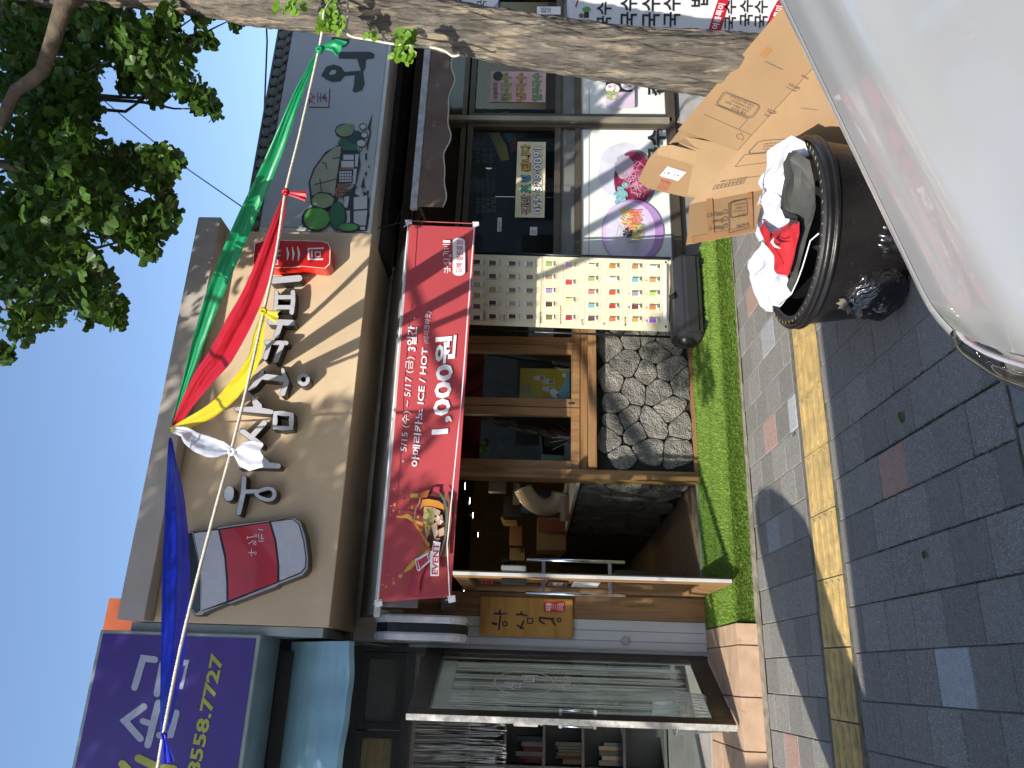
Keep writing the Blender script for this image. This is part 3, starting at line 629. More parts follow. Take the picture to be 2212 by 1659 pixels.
for a_ in ([(908, 150), (918, 190), (912, 232)], [(945, 148), (953, 190), (948, 234)], [(980, 145), (990, 190), (984, 236)]): p.stroke(a_, [6, 15, 6], wp)
p.stroke([(1150, 155), (1052, 158), (1052, 228), (1145, 228)], 10, wp); p.stroke([(1075, 172), (1075, 215)], 7, wp); p.ring([(1098, 180), (1130, 180), (1130, 212), (1098, 212)], 9, wp)
for a_ in ([(850, 150), (850, 185)], [(835, 170), (865, 170)], [(850, 205), (862, 205)], [(832, 215), (832, 262)], [(775, 150), (775, 240)], [(745, 150), (745, 240)], [(720, 195), (800, 195)]): p.stroke(a_, 7, wp)
p.ring([(836, 236), (848, 236), (848, 262), (836, 262)], 7, wp); p.done(rs, 'lettering')
# ================================================================ grey awning and the red banner tied to it
an = thing('grey_awning', 'half open grey canvas awning over the cafe window and door', 'awning', (1.9, 5.6, 2.65))
ax0, ax1 = .36, 3.42; cloth = M('awning_grey', (.20, .19, .185), .8, var=.06, vs=3, bump=.1, bs=300)
MB().grid(lambda u, v: (ax0+(ax1-ax0)*u, 5.50+.72*v, 2.64+.26*v-.012*math.sin(v*3.14)*(1+.3*math.sin(u*30))), 40, 8).build('canvas', cloth, an, smooth=True)
MB().tube([(ax0-.05, 6.24, 2.90), (ax1+.03, 6.24, 2.90)], .04, 14).build('roller', offw, an, smooth=True)
Box('front_bar', M('bar_white', (.55, .54, .52), .4), an, ax0-.03, ax1+.02, 5.49, 5.53, 2.60, 2.645)
MB().grid(lambda u, v: (ax0+.04+(ax1-ax0-.06)*u, 5.505+.01*math.sin(u*60)+.02*v, 2.60-.25*v), 90, 2).build('valance', cloth, an, smooth=True)
for xx in (ax0+.02, 2.0, ax1-.03):
    MB().tube([(xx, 5.53, 2.62), (xx+.02, 5.9, 2.52), (xx, 6.24, 2.86)], .014, 8).build('arm', alu, an)
bt = thing('event_banner', 'long red event banner tied along the front of the grey awning', 'banner', (2, 5.47, 2.4))
yB = 5.46
cs = [ony(*q, yB) for q in ((818, 1301), (884, 486), (1027, 491), (974, 1290))]   # top-left, top-right, bottom-right, bottom-left
def dfb(p_): return .007*math.sin(p_.x*4.1+p_.z*2)+.002*math.sin(p_.x*11+p_.z*7)
def bsurf(u, v):
    a = cs[0].lerp(cs[1], u); b = cs[3].lerp(cs[2], u); p_ = a.lerp(b, v); sag = math.sin(u*math.pi)*.012
    p_.z += -sag if v < .5 else -sag*.2+.0; e = min(u, 1-u)
    return p_+V(NF)*dfb(p_)
MB().grid(bsurf, 120, 14).build('fabric', M('banner_red', (.53, .072, .083), .55, var=.05, vs=1.2, trans=.12), bt, smooth=True)
p = Print(None, facade(yB), NF, ZB, lift=.009, deform=dfb)
p.step = .0004
sh = M('banner_tone', (.40, .035, .055), .55)
def txt(*a, **k): p.text(*a, **k)
p.poly([(262, 128), (268, 128), (166, 1240), (160, 1240)], wp) if 0 else None
txt('5/15 (수) ~ 5/17 (금)', (254, 1392), (292, 872), (205, 1388), wp); txt('3일간', (298, 842), (304, 702), (245, 838), wp, .022)
txt('아메리카노 ICE / HOT', (311, 1478), (368, 822), (268, 1474), wp, .02); txt('(테이크아웃)', (374, 800), (384, 622), (338, 796), wp)
txt('1,000원', (490, 1292), (532, 750), (365, 1302), wp, .028)
p.ell(225, 1446, 4, 4, wp, 10); p.ell(289, 658, 4, 4, wp, 10)
for s_ in ([(455, 402), (458, 385)], [(470, 405), (470, 370)], [(452, 380), (486, 380)], [(450, 345), (462, 360)], [(462, 352), (480, 342)], [(450, 330), (486, 330)], [(448, 312), (450, 296), (470, 300)], [(452, 290), (478, 288)], [(450, 275), (478, 272)], [(456, 262), (470, 262)], [(446, 251), (484, 249)]): p.stroke(s_, 4, wp)
for c_ in ((483, 392), (483, 352), (486, 312)): p.ring(circ(c_[0], c_[1], 5, 5, 8), 3, wp)
p.rect(446, 486, 228, 241, wp, 4); [p.rect(500, 568, 232+k*16, 248.5+k*16, wp) for k in range(0, 11)]; p.ell(534, 240, 34, 24, wp); p.ell(534, 402, 34, 22, wp); txt('김해 경원로점', (552, 410), (558, 232), (516, 408), redp, .01)
p.z = ZS
amb = M('print_amber', (.55, .22, .03), .5); gold = M('print_gold', (.62, .38, .06), .5); cola = M('print_cola', (.10, .02, .012), .5); rus = M('print_rust', (.36, .10, .03), .5); ice = M('print_ice', (.50, .36, .26), .5); lime = M('print_lime', (.58, .56, .20), .5); gl = M('print_glass', (.10, .13, .09), .5)
p.poly([(440, 1440), (455, 1330), (520, 1130), (640, 900), (700, 700), (860, 0), (780, 0), (600, 500), (560, 900), (470, 1150)], sh) if 0 else p.poly([(440, 1435), (450, 1330), (490, 1170), (545, 1060), (690, 1050), (620, 1180), (600, 1300), (598, 1430)], sh)
p.poly([(768, 0), (862, 0), (858, 90), (775, 75)], sh)
p.poly([(920, 100), (1045, 115), (1008, 600), (992, 920), (870, 945), (940, 800), (975, 500), (960, 280)], M('print_brownglass', (.25, .09, .05), .5))
p.poly([(700, 60), (740, 45), (870, 100), (935, 300), (950, 560), (900, 760), (800, 850), (720, 800), (690, 600), (680, 300), (640, 130)], cola)
p.poly([(655, 262), (780, 270), (800, 420), (770, 520), (720, 640), (690, 690), (670, 560), (645, 420)], lime)
for k in range(46): a_ = random.uniform(690, 770), random.uniform(280, 640); p.ring(circ(a_[0], a_[1], 9, 9, 8), 4, rus)
for q in ([(780, 280), (880, 330), (860, 400), (790, 380)], [(790, 420), (900, 380), (920, 480), (850, 520)], [(760, 520), (830, 470), (850, 640), (800, 700)], [(850, 580), (930, 540), (930, 650), (860, 670)], [(800, 690), (880, 690), (850, 730)]): p.poly(q, ice); p.stroke(q, 6, rus)
for q in ([(830, 360), (880, 420), (840, 470)], [(810, 560), (850, 600), (830, 660)], [(870, 440), (915, 460), (880, 520)]): p.poly(q, M('print_palepink', (.66, .55, .50), .5))
p.poly([(640, 180), (720, 170), (860, 200), (920, 250), (930, 320), (880, 300), (760, 268), (660, 262), (620, 300), (600, 320), (620, 260)], amb)
p.poly([(480, 100), (600, 95), (690, 60), (740, 48), (700, 150), (610, 160), (470, 170)], rus); p.poly([(485, 105), (580, 100), (575, 150), (478, 160)], gold)
p.stroke([(612, 165), (600, 230), (555, 290), (538, 430)], 16, ice); p.stroke([(310, 405), (360, 410), (430, 400), (520, 460), (620, 500), (740, 540)], [26, 30, 44, 36, 40, 20], gold); p.stroke([(430, 380), (470, 390), (500, 415)], 18, gold)
p.stroke([(525, 470), (580, 560), (640, 660), (720, 780)], [16, 26, 30, 50], amb); p.stroke([(660, 500), (668, 570)], 20, rus)
p.poly([(590, 790), (640, 775), (760, 830), (780, 800), (760, 880), (640, 930), (585, 950)], rus); p.poly([(600, 940), (700, 850), (760, 860), (720, 890), (640, 950)], gold)
p.stroke([(545, 1000), (470, 1080), (400, 1140)], [60, 60, 10], gold); p.ell(352, 1192, 22, 24, gold); p.stroke([(385, 1155), (372, 1200)], 8, ice)
for (x, y, r) in ((268, 38, 6), (362, 100, 6), (455, 180, 12), (276, 250, 18), (228, 265, 9), (263, 326, 9), (224, 386, 6), (341, 341, 13), (508, 285, 22), (585, 415, 18), (628, 588, 13), (93, 1240, 9), (123, 1303, 12), (168, 1330, 14), (190, 1183, 6), (261, 1223, 9), (270, 1283, 15), (462, 342, 5)): p.ell(x, y, r, r*1.2, gold if r > 9 else ice, 10)
p.stroke([(870, 95), (930, 190), (960, 330), (965, 500), (945, 680), (910, 820), (880, 920)], [20, 40, 34, 28, 26, 22, 8], gl)
p.stroke([(565, 1070), (640, 1100)], 60, wp) if 0 else None
p.poly([(548, 970), (725, 880), (762, 985), (600, 1130), (575, 1115)], wp); p.poly([(560, 990), (578, 980), (605, 1100), (585, 1108)], redp); p.poly([(590, 985), (700, 915), (728, 985), (632, 1070)], redp); p.poly([(708, 905), (722, 895), (750, 975), (738, 985)], redp); p.poly([(585, 978), (602, 972), (634, 1085), (618, 1095)], redp)
p.rect(748, 862, 860, 1190, wp, 16); p.poly([(790, 730), (885, 750), (865, 880), (775, 870)], wp); txt('EVENT', (848, 1172), (868, 762), (770, 1168), redp, .03)
p.z = ID
for a_, b_ in (((884, 487), (1025, 492)), ((818.5, 1300), (973, 1289))): p.stroke([a_, b_], 1.6, M('banner_hem', (.55, .12, .12), .6))
p.stroke([(819.5, 1299), (884.5, 488)], 2.2, wp); p.stroke([(973, 1289), (968, 1180), (1000, 850), (1026, 492)], 2.2, wp)
p.done(bt, 'printing')
for (X, Y) in ((818, 1304), (883, 482), (1028, 486), (976, 1295)):
    c = ony(X, Y, yB); MB().add([c+V((-.025, 0, .02)), c+V((.02, -.01, .03)), c+V((.03, 0, -.02)), c+V((-.015, -.012, -.03))], [(0, 1, 2, 3)]).build('tie', wp, bt, solid=.004)
    MB().tube([c, c+V((0, .06, .05))], .003, 6).build('cord', wp, bt)
# ================================================================ menu board on a roll up stand
ym = 5.80
mn = thing('menu_stand', 'tall cream drinks menu on a black roll up stand at the turf end', 'menu board', (3.0, ym, .2))
mc = [ony(*ZM(315, 662), ym), ony(*ZM(335, 38), ym), ony(*ZM(2065, 92), ym), ony(*ZM(2042, 724), ym)]  # tl, tr, br, bl
lean = V((0, .17, 1)).normalized(); nl0 = V((0, -1, .17)).normalized(); MO = V((3, ym, .45)); mpr = lambda X, Y: (lambda d: CAM+d*((MO-CAM).dot(nl0)/d.dot(nl0)))(ray(X, Y))
mc = [mpr(*ZM(315, 662)), mpr(*ZM(335, 38)), mpr(*ZM(2065, 92)), mpr(*ZM(2042, 724))]
mc[0] = mc[0]+(mc[0]-mc[3])*.10; mc[1] = mc[1]+(mc[1]-mc[2])*.10
MB().grid(lambda u, v: mc[0].lerp(mc[1], u).lerp(mc[3].lerp(mc[2], u), v), 10, 30).build('sheet', M('menu_cream', (.78, .70, .47), .5, var=.02, vs=2), mn, smooth=True)
p = Print(None, mpr, nl0, ZM, lift=.004); gy = M('print_grey', (.25, .22, .2), .5); lid = M('print_lid', (.86, .86, .84), .5)
def tb_(s_, x, ya, yb): p.text(s_, (x+8, ya), (x+8, yb), (x-8, ya), ink, .01)
for s_, x, ya, yb in (('COLD BREW', 415, 628, 530), ('COFFEE', 592, 634, 572), ('BUBBLE TEA', 912, 648, 545), ('BEVERAGE & JUICE', 1090, 655, 494), ('LATTE', 1281, 664, 612), ('TEA', 1474, 670, 640), ('SMOOTHIE', 1661, 678, 592)):
    tb_(s_, x, ya, yb); p.stroke([(x+16, ya+4), (x+28, 75+(x-400)*.028)], 1.6, gy)
colc = [(.05, .02, .012), (.16, .07, .03), (.42, .28, .14), (.50, .40, .25), (.30, .20, .10), (.07, .03, .02)]
def cupd(x, y, col, dome=0, seed=0):
    m = M('drink_%d%d%d' % tuple(int(c*99) for c in col), col, .5)
    p.rect(x-36, x+40, y-17, y+17, lid, 3) if 0 else None
    p.poly([(x-36, y-19), (x+34, y-16), (x+34, y+16), (x-36, y+19)], m); p.rect(x+34, x+44, y-22, y+22, lid, 3); p.poly([(x-40, y-20), (x-26, y-20), (x-26, y+20), (x-40, y+20)], lid)
    if dome: p.poly([(x-40, y-17), (x-58, y), (x-40, y+17)], m)
rows = [(345, [600, 498, 402, 302, 205, 108], colc), (485, [590, 470, 350, 235, 118], [(.06, .02, .015), (.05, .02, .015), (.42, .3, .14), (.10, .04, .02), (.1, .05, .03)]), (660, [592, 477, 360, 240, 125], [(.07, .02, .012), (.45, .33, .18), (.2, .13, .08), (.3, .15, .04), (.1, .05, .03)]), (815, [598, 485, 365, 248, 130], [(.14, .05, .02), (.42, .32, .17), (.24, .14, .08), (.24, .14, .08), (.38, .32, .24)]),
        (985, [607, 492, 372, 252, 137], [(.18, .16, .03), (.1, .04, .03), (.42, .28, .55), (.50, .27, .14), (.34, .48, .10)]), (1160, [612, 455, 300, 146], [(.4, .03, .06), (.75, .62, .25), (.65, .05, .05), (.70, .35, .50)]), (1360, [620, 505, 386, 269, 155], [(.14, .07, .05), (.20, .42, .42), (.6, .2, .2), (.38, .50, .15), (.70, .66, .50)]), (1545, [626, 512, 392, 274, 160], [(.62, .17, .03), (.45, .05, .01), (.65, .08, .02), (.66, .66, .50), (.58, .22, .02)]), (1745, [632, 520, 402, 282, 165], [(.55, .30, .05), (.16, .05, .04), (.32, .30, .36), (.18, .42, .45), (.5, .22, .06)]), (1900, [640, 525, 405, 286, 175], [(.34, .12, .55), (.70, .18, .04), (.38, .55, .12), (.62, .32, .14), (.74, .73, .68)])]
for x, ys, cs_ in rows:
    for k, (y, c) in enumerate(zip(ys, cs_)):
        cupd(x, y, c, x > 1850 or (x > 1700 and k in (1, 2)))
        p.text(random.choice(['아메리카노', '카페라떼', '바닐라라떼', '콜드브루', '녹차버블티', '초코라떼', '흑당라떼']), (x+74, y+26), (x+74, y-26), (x+62, y+26), ink, .01); p.text(random.choice(['4.2', '3.9', '3.5', '4.7']), (x+92, y+6), (x+92, y-8), (x+83, y+6), gy)
p.rect(2000, 2026, 150, 660, wp, 12); p.text('샷 추가 +0.5 | 시럽 추가 +0.5 | 휘핑 추가 +0.5 | 펄 추가 +1.0', (2018, 650), (2020, 165), (2009, 650), gy)
for y in (127, 695): p.ell(2020, y, 10, 10, ink, 12)
p.done(mn, 'printing')
for (a, b) in ((mpr(*ZM(270, 702)), mpr(*ZM(2060, 770))), (mpr(*ZM(300, 22)), mpr(*ZM(2065, 72)))):
    a = a+(a-b)*.08; MB().tube([a, b], .0095, 10).build('pole', black, mn, smooth=True)
b0, b1 = ony(*ZS(0, 0), ym), None
bz = [(0, 0), (.05, -.0), (.085, -.02), (.10, -.08), (.10, -.2), (.07, -.235), (-.10, -.235), (-.12, -.2), (-.12, -.08), (-.08, -.01)]
prof = [(3.0, ym+q[0]*1.5, .45+q[1]) for q in bz]
bm_ = MB(); xl, xr = 2.585, 3.30
bm_.prism([(xl, q[1], q[2]) for q in prof], (xr-xl, 0, 0)); bm_.build('base', M('base_black', (.028, .028, .03), .38, var=.06, bump=.05, bs=300), mn, bevel=.02)
MB().lathe((xl-.001, ym, .34), [(0, -.05), (.06, -.04), (.075, 0)], 20, axis=0).build('end_cap', black, mn, smooth=True)
MB().tube([(2.93, ym-.15, .44), (2.93, ym-.11, .47)], .025, 10).build('clip', black, mn)
MB().box(xl+.05, xl+.09, ym-.2, ym+.2, .2, .225).build('foot', black, mn); MB().box(xr-.09, xr-.05, ym-.2, ym+.2, .2, .225).build('foot', black, mn)
# ================================================================ noodle shop
ns = thing('noodle_shop', 'noodle restaurant front with bronze framed windows and food pictures below', 'building', (4.6, 6.3, .06))
WN = 6.30; NX0, NX1 = 3.50, 7.5
Box('base_wall', M('base_tile', (.24, .22, .19), .7, var=.1), ns, NX0, NX1, WN+.02, WN+.3, .0, .27)
Box('floor', M('inner_floor', (.1, .09, .08), .5), ns, NX0, NX1, 6.6, 11, .05, .2); Box('back_wall', M('inner_wall', (.10, .10, .095), .7), ns, NX0, NX1, 11, 11.1, .2, 2.9)
Box('ceiling', M('inner_ceiling', (.12, .11, .10), .8), ns, NX0, NX1, 6.6, 11, 2.65, 2.75); Box('end_wall', dark, ns, NX1, NX1+.1, 6.3, 11, 0, 3.0); Box('roof', grey, ns, NX0, NX1+.1, 6.2, 11.1, 2.9, 3.1)
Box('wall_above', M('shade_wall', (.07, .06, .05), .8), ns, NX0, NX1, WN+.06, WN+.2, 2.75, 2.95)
xm = 5.19
for (xa, xb) in ((3.52, xm-.03), (xm+.03, 6.9)):
    f = frame('window_frame', ns, bronze, xa, xb, WN-.02, .27, 2.30, .055, .09)
    for zz in (1.20, 1.40): Box('transom', bronze, f, xa+.055, xb-.055, WN-.018, WN+.06, zz-.03, zz+.03)
    Box('transom_panel', M('panel_grey', (.16, .16, .15), .5), f, xa+.055, xb-.055, WN+.02, WN+.04, 1.23, 1.37)
    pane(f, xa+.055, xb-.055, WN+.03, 1.43, 2.245, glassd)
    MB().box(xa+.055, xb-.055, WN+.012, WN+.03, .325, 1.17).build('picture_panel', M('panel_white', (.74, .77, .73), .35, var=.02, coat=.4), f)
    f2 = frame('upper_frame', ns, olive, xa, xb, WN-.0, 2.32, 2.76, .05, .08); pane(f2, xa+.05, xb-.05, WN+.03, 2.37, 2.71, M('tinted_panel', (.035, .028, .018), .12, coat=.6))
Box('mullion', M('frame_champagne', (.36, .32, .25), .35, metal=.4), ns, xm-.029, xm+.029, WN-.05, WN+.08, .27, 2.76)
Box('sill', bronze, ns, 3.52, 6.9, WN-.05, WN-.021, .235, .30, .004)
# pictures of food
p = Print(None, facade(WN+.012), NF, ID, lift=.003)
pu = M('bowl_purple', (.40, .24, .52), .4, var=.05); pul = M('bowl_lilac', (.62, .50, .70), .4); puw = M('bowl_inside', (.60, .58, .70), .4); wine = M('broth_wine', (.24, .02, .06), .4, var=.3, vs=30); pink = M('noodle_pink', (.62, .30, .42), .45); teal = M('lettuce_teal', (.22, .45, .48), .5, var=.3, vs=60); stl = M('bowl_steel', (.16, .15, .18), .25); plum = M('plum', (.34, .08, .14), .4); cir = M('plate_lilac', (.62, .62, .70), .5); orng = M('carrot', (.70, .16, .08), .5); yel_ = M('egg_yellow', (.72, .50, .15), .5); grn = M('greens', (.35, .42, .16), .5); nood = M('noodle_grey', (.60, .57, .62), .5); nori = M('nori', (.05, .02, .02), .6, var=.4, vs=90)
L1 = p
for y in (470, 345, 300, 220): p.stroke([(1272+random.uniform(0, 2), 555 if y == 470 else 248), (1272.5, 285 if y == 470 else 190)], 1.2, gy) if y in (470, 220) else None
p.ell(1345, 370, 52, 62, cir, 40, wob=.06)
p.ell(1372, 388, 46, 64, stl, 40); p.ell(1368, 388, 42, 60, wine, 40); p.ell(1348, 360, 20, 26, M('broth_pale', (.42, .40, .48), .3), 24, wob=.3)
for k in range(70): a_ = random.uniform(0, math.tau); r = 26*math.sqrt(random.random()); x, y = 1374+r*math.cos(a_)*.95, 388+r*math.sin(a_)*1.25; b_ = random.uniform(0, 6.28); p.stroke([(x, y), (x+8*math.cos(b_), y+8*math.sin(b_)), (x+13*math.cos(b_+.8), y+13*math.sin(b_+.8))], 1.5, pink if k % 4 else M('noodle_rose', (.5, .16, .28), .45))
for k in range(22): x, y = random.uniform(1330, 1352), random.uniform(400, 440); p.ell(x, y, random.uniform(3, 8), random.uniform(3, 8), teal, 8, wob=.5)
for k in range(14): x, y = random.uniform(1378, 1398), random.uniform(355, 430); p.ell(x, y, random.uniform(2, 5), random.uniform(2, 5), plum, 8, wob=.4)
p.ell(1366, 503, 67, 70, pu, 44); p.ell(1358, 503, 57, 66, pul, 40); p.ell(1355, 500, 45, 56, puw, 40)
for k in range(60): x, y = random.uniform(1325, 1372), random.uniform(515, 552); p.stroke([(x, y), (x+random.uniform(4, 18), y-random.uniform(12, 30)), (x+random.uniform(8, 26), y-random.uniform(8, 42))], 1.3, nood)
for k in range(40): x, y = random.uniform(1362, 1388), random.uniform(455, 495); p.stroke([(x, y), (x-random.uniform(8, 18), y+random.uniform(0, 10))], 2, orng)
for k in range(24): x, y = random.uniform(1335, 1360), random.uniform(455, 490); p.stroke([(x, y), (x+random.uniform(4, 12), y+random.uniform(-8, 8))], 2, yel_)
for k in range(34): x, y = random.uniform(1365, 1392), random.uniform(488, 522); p.stroke([(x, y), (x-random.uniform(6, 16), y+random.uniform(-6, 10))], 1.8, grn if k % 2 else yel_)
for k in range(50): a_ = random.uniform(0, math.tau); r = 10*math.sqrt(random.random()); p.ell(1355+r*math.cos(a_), 508+r*math.sin(a_), 1.6, 1.6, nori, 6)
p.text('국수', (1437, 360), (1437, 285), (1398, 360), ink, .045)
p.rect(1308, 1370, 120, 240, M('tray_lilac', (.62, .52, .62), .4), 5); p.rect(1308, 1366, 105, 205, nori, 4)
for (x, y) in ((1322, 198), (1322, 168), (1326, 140), (1352, 172), (1350, 146), (1356, 190)):
    p.ell(x, y, 17, 13, nori, 16); p.ell(x, y, 15.5, 11.5, wp, 16)
    for k in range(5): p.ell(x+random.uniform(-7, 7), y+random.uniform(-5, 5), 3, 3, [orng, grn, yel_, plum, pink][k], 6, wob=.5)
for k in range(16): p.ell(random.uniform(1308, 1332), random.uniform(204, 222), 4, 3, grn, 7, wob=.6)
p.text('김밥', (1432, 215), (1432, 135), (1396, 215), ink, .045)
pane_p = [c for c in ns.children if c.name.startswith('window_frame')][0]
p.done(pane_p, 'food_pictures')
# stickers on the glass
p = Print(None, facade(WN+.03), NF, ID, lift=.004); sk = thing('phone_sticker', 'cream takeaway sticker with a phone number on the noodle shop glass', 'sticker', ony(1150, 400, WN+.02))
def plate2(parent, x0, x1, ya, yb, m, y=WN+.024, name='sheet'):
    a, b = ony(x1, yb, y), ony(x0, ya, y); return MB().box(min(a.x, b.x), max(a.x, b.x), y, y+.003, min(a.z, b.z), max(a.z, b.z)).build(name, m, parent)
plate2(sk, 1118, 1176, 306, 470, M('sticker_cream', (.72, .66, .42), .4))
p.pr = facade(WN+.024)
for ch, ya, yb, c in (('김', 465, 442, (.70, .35, .35)), ('밥', 442, 420, (.70, .45, .35)), ('포', 418, 398, (.12, .45, .30)), ('장', 396, 376, (.10, .35, .55)), ('됩', 372, 352, (.70, .45, .05)), ('니', 350, 332, (.70, .40, .05)), ('다', 330, 313, (.70, .45, .05))):
    p.text(ch, (1147, ya), (1147, yb), (1125, ya), ink, .06); p.text(ch, (1146, ya-1), (1146, yb+1), (1126, ya-1), M('ch_%s' % ch, c, .5), .012)
p.text('055·329·0091', (1172, 464), (1172, 318), (1151, 464), ink, .06); p.text('055·329·0091', (1171, 463), (1171, 319), (1152, 463), wp, .015); p.done(sk)
sk = thing('pink_poster', 'pink hand lettered summer noodle poster inside the right hand window', 'poster', ony(1120, 190, WN+.02)); plate2(sk, 1061, 1178, 154, 221, M('poster_pinkish', (.62, .38, .38), .5))
p = Print(None, facade(WN+.024), NF, ID, lift=.003)
p.text('여름특미', (1076, 215), (1076, 180), (1066, 215), M('navy', (.02, .03, .15), .5), .01); p.ell(1076, 165, 11, 10, ink)
for ws_, x in (('콩국수', 1102), ('냉국수', 1134), ('열무국수', 1168)):
    p.text(ws_, (x+3, 219), (x+3, 158), (x-19, 219), ink, .05); p.text(ws_, (x+2, 218), (x+2, 159), (x-18, 218), M('candy_%d' % x, {1102: (.35, .5, .1), 1134: (.7, .35, .05), 1168: (.12, .5, .12)}[x], .5), .01)
p.done(sk)
for (x0, x1, ya, yb, lb) in ((1075, 1083, 470, 500, 'small white no smoking sticker on the noodle shop glass'), (1145, 1160, 490, 508, 'small square paper note on the window behind the menu stand')):
    sk = thing('window_note', lb, 'sticker', ony(x0, ya, WN+.02)); plate2(sk, x0, x1, ya, yb, offw); p = Print(None, facade(WN+.024), NF, ID, lift=.003); p.text('금연', (x1-2, yb-2), (x1-2, ya+8), (x0+2, yb-2), ink); p.done(sk)
# inside: chalk menu boards, bulbs, a sash of green, yellow and red cloth
def cmenu(X0, X1, Ya, Yb, rows_, lb, y=6.6):
    t = thing('price_board', lb, 'menu panel', ony((X0+X1)/2, (Ya+Yb)/2, y)); plate2(t, X0, X1, Ya, Yb, M('board_black', (.008, .008, .01), .5), y, 'board')
    q = Print(None, facade(y), NF, ID, lift=.004); cw = M('chalk_white', (.75, .75, .75), .6); cr = M('chalk_dim', (.45, .30, .30), .6)
    for k, (a_, b_) in enumerate(rows_): x = X0+14+k*(X1-X0-10)/len(rows_); q.text(a_, (x+9, Yb-8), (x+9, Yb-42), (x-1, Yb-8), cw); q.text(b_, (x+8, Yb-50), (x+8, Yb-80), (x, Yb-50), cr)
    q.done(t); return t
cmenu(1015, 1068, 365, 468, [('잔치국수', '5,000'), ('비빔국수', '6,000'), ('칼국수', '6,000'), ('김밥', '3,000')], 'black menu panel with prices behind the left part of the noodle window')
cmenu(1015, 1068, 272, 362, [('열무국수', '6,000'), ('콩국수', '7,000'), ('냉국수', '5,000')], 'black menu panel behind the noodle window, nearest the mullion')
cmenu(1020, 1066, 160, 246, [('달달국수', '100'), ('냉국수', '500')], 'black menu panel in the right hand window behind the pink poster')
bulb = M('bulb_white', (.8, .85, .85), .3, emit=.35)
for k, (X, Y) in enumerate(((1053, 453), (1055, 358), (1056, 175))):
    c = ony(X, Y, 6.85); t = thing('light_bulb', ['white light bulb hanging left in the noodle window', 'white light bulb hanging in the middle of the noodle window', 'white light bulb hanging in the right hand noodle window'][k], 'light bulb', c, 'bulbs in the noodle window')
    MB().lathe(c, [(0, -.045), (.03, -.035), (.04, -.01), (.032, .02), (.015, .04), (.013, .06)], 18).build('globe', bulb, t, smooth=True); MB().tube([c+V((0, 0, .06)), (c.x, c.y, 2.66)], .004, 6).build('cord', black, t)
cl = thing('striped_cloth', 'green, yellow and red cloth hanging inside the noodle window', 'cloth', ony(1060, 300, 6.7))
def quadpx(pts, y, m, name, par, dy=0): MB().add([ony(X, Y, y) for X, Y in pts], [tuple(range(len(pts)))]).build(name, m, par, solid=.004)
quadpx([(1056, 248), (1100, 240), (1110, 262), (1108, 300), (1098, 308), (1088, 285)], 6.42, M('cloth_green', (.10, .42, .30), .7), 'green_panel', cl)
quadpx([(1046, 240), (1056, 248), (1095, 318), (1100, 345), (1082, 348), (1058, 290)], 6.40, M('cloth_yellow', (.75, .66, .10), .7), 'yellow_panel', cl)
quadpx([(1098, 300), (1112, 280), (1116, 322), (1104, 330)], 6.44, M('cloth_red', (.50, .03, .04), .7), 'red_panel', cl)
for k, (X0, X1, Y0, Y1) in enumerate(((1070, 1080, 350, 470), (1180, 1190, 270, 470))): pass
thing_box('inner_counter', 'grey serving counter standing inside the noodle shop', 'counter', M('counter_grey', (.14, .14, .14), .5), 4.2, 6.6, 8.0, 8.5, .2, 1.1)
for k, (X, Y) in enumerate(((962, 365), (972, 405))):
    c = ony(X, Y, 6.9); t = thing('tube_lamp', ['upper lit tube lamp behind the dark noodle shop fanlight', 'lower lit tube lamp behind the dark noodle shop fanlight'][k], 'lamp', c)
    MB().tube([c-V((.14, 0, 0)), c+V((.14, 0, 0))], .012, 8).build('tube', M('tube_glow', (.9, .95, 1), .5, emit=5), t)  # glowing tubes added for lights reflected in the dark fanlight
# brown awning
ab = thing('brown_awning', 'folded brown awning with a white front bar over the noodle windows', 'awning', (4.4, 5.6, 2.6)); brn = M('awning_brown', (.125, .075, .055), .65, var=.12, vs=4, col2=(.22, .19, .13), c2scale=9, c2lo=.62, c2hi=.75)
P0, P1 = ony(884, 446, 5.55), ony(925, 60, 5.55); Q0 = P0+V((0, 0, 0)); LN = (P1-P0)
ax, bx = P0.x, P1.x+.4
Box('front_bar', M('bar_worn', (.40, .40, .40), .5, var=.2, vs=14), ab, ax-.02, bx, 5.54, 5.58, 2.60, 2.66)
def val(u, v):
    wav = .022*math.sin(u*22)+.012*math.sin(u*51+1); return (ax+(bx-ax)*u, 5.55+wav*v*.6, 2.60-(.215+.018*math.sin(u*25)+.010*math.sin(u*47))*v)
MB().grid(val, 120, 6).build('valance', brn, ab, smooth=True)
tr_ = MB(); pts = [V(val(i/120, 1))+V((0, -.003, 0)) for i in range(121)]; tr_.tube(pts, .006, 5); tr_.build('trim', M('trim_white', (.5, .48, .42), .6), ab)
MB().grid(lambda u, v: (ax+(bx-ax)*u, 5.57+.68*v, 2.655+.15*v-.03*math.sin(v*3.14)), 20, 6).build('canvas', brn, ab, smooth=True)
for xx in (ax+.1, bx-.1): MB().tube([(xx, 5.57, 2.62), (xx+.03, 5.95, 2.60), (xx, 6.3, 2.78)], .014, 8).build('arm', alu, ab)
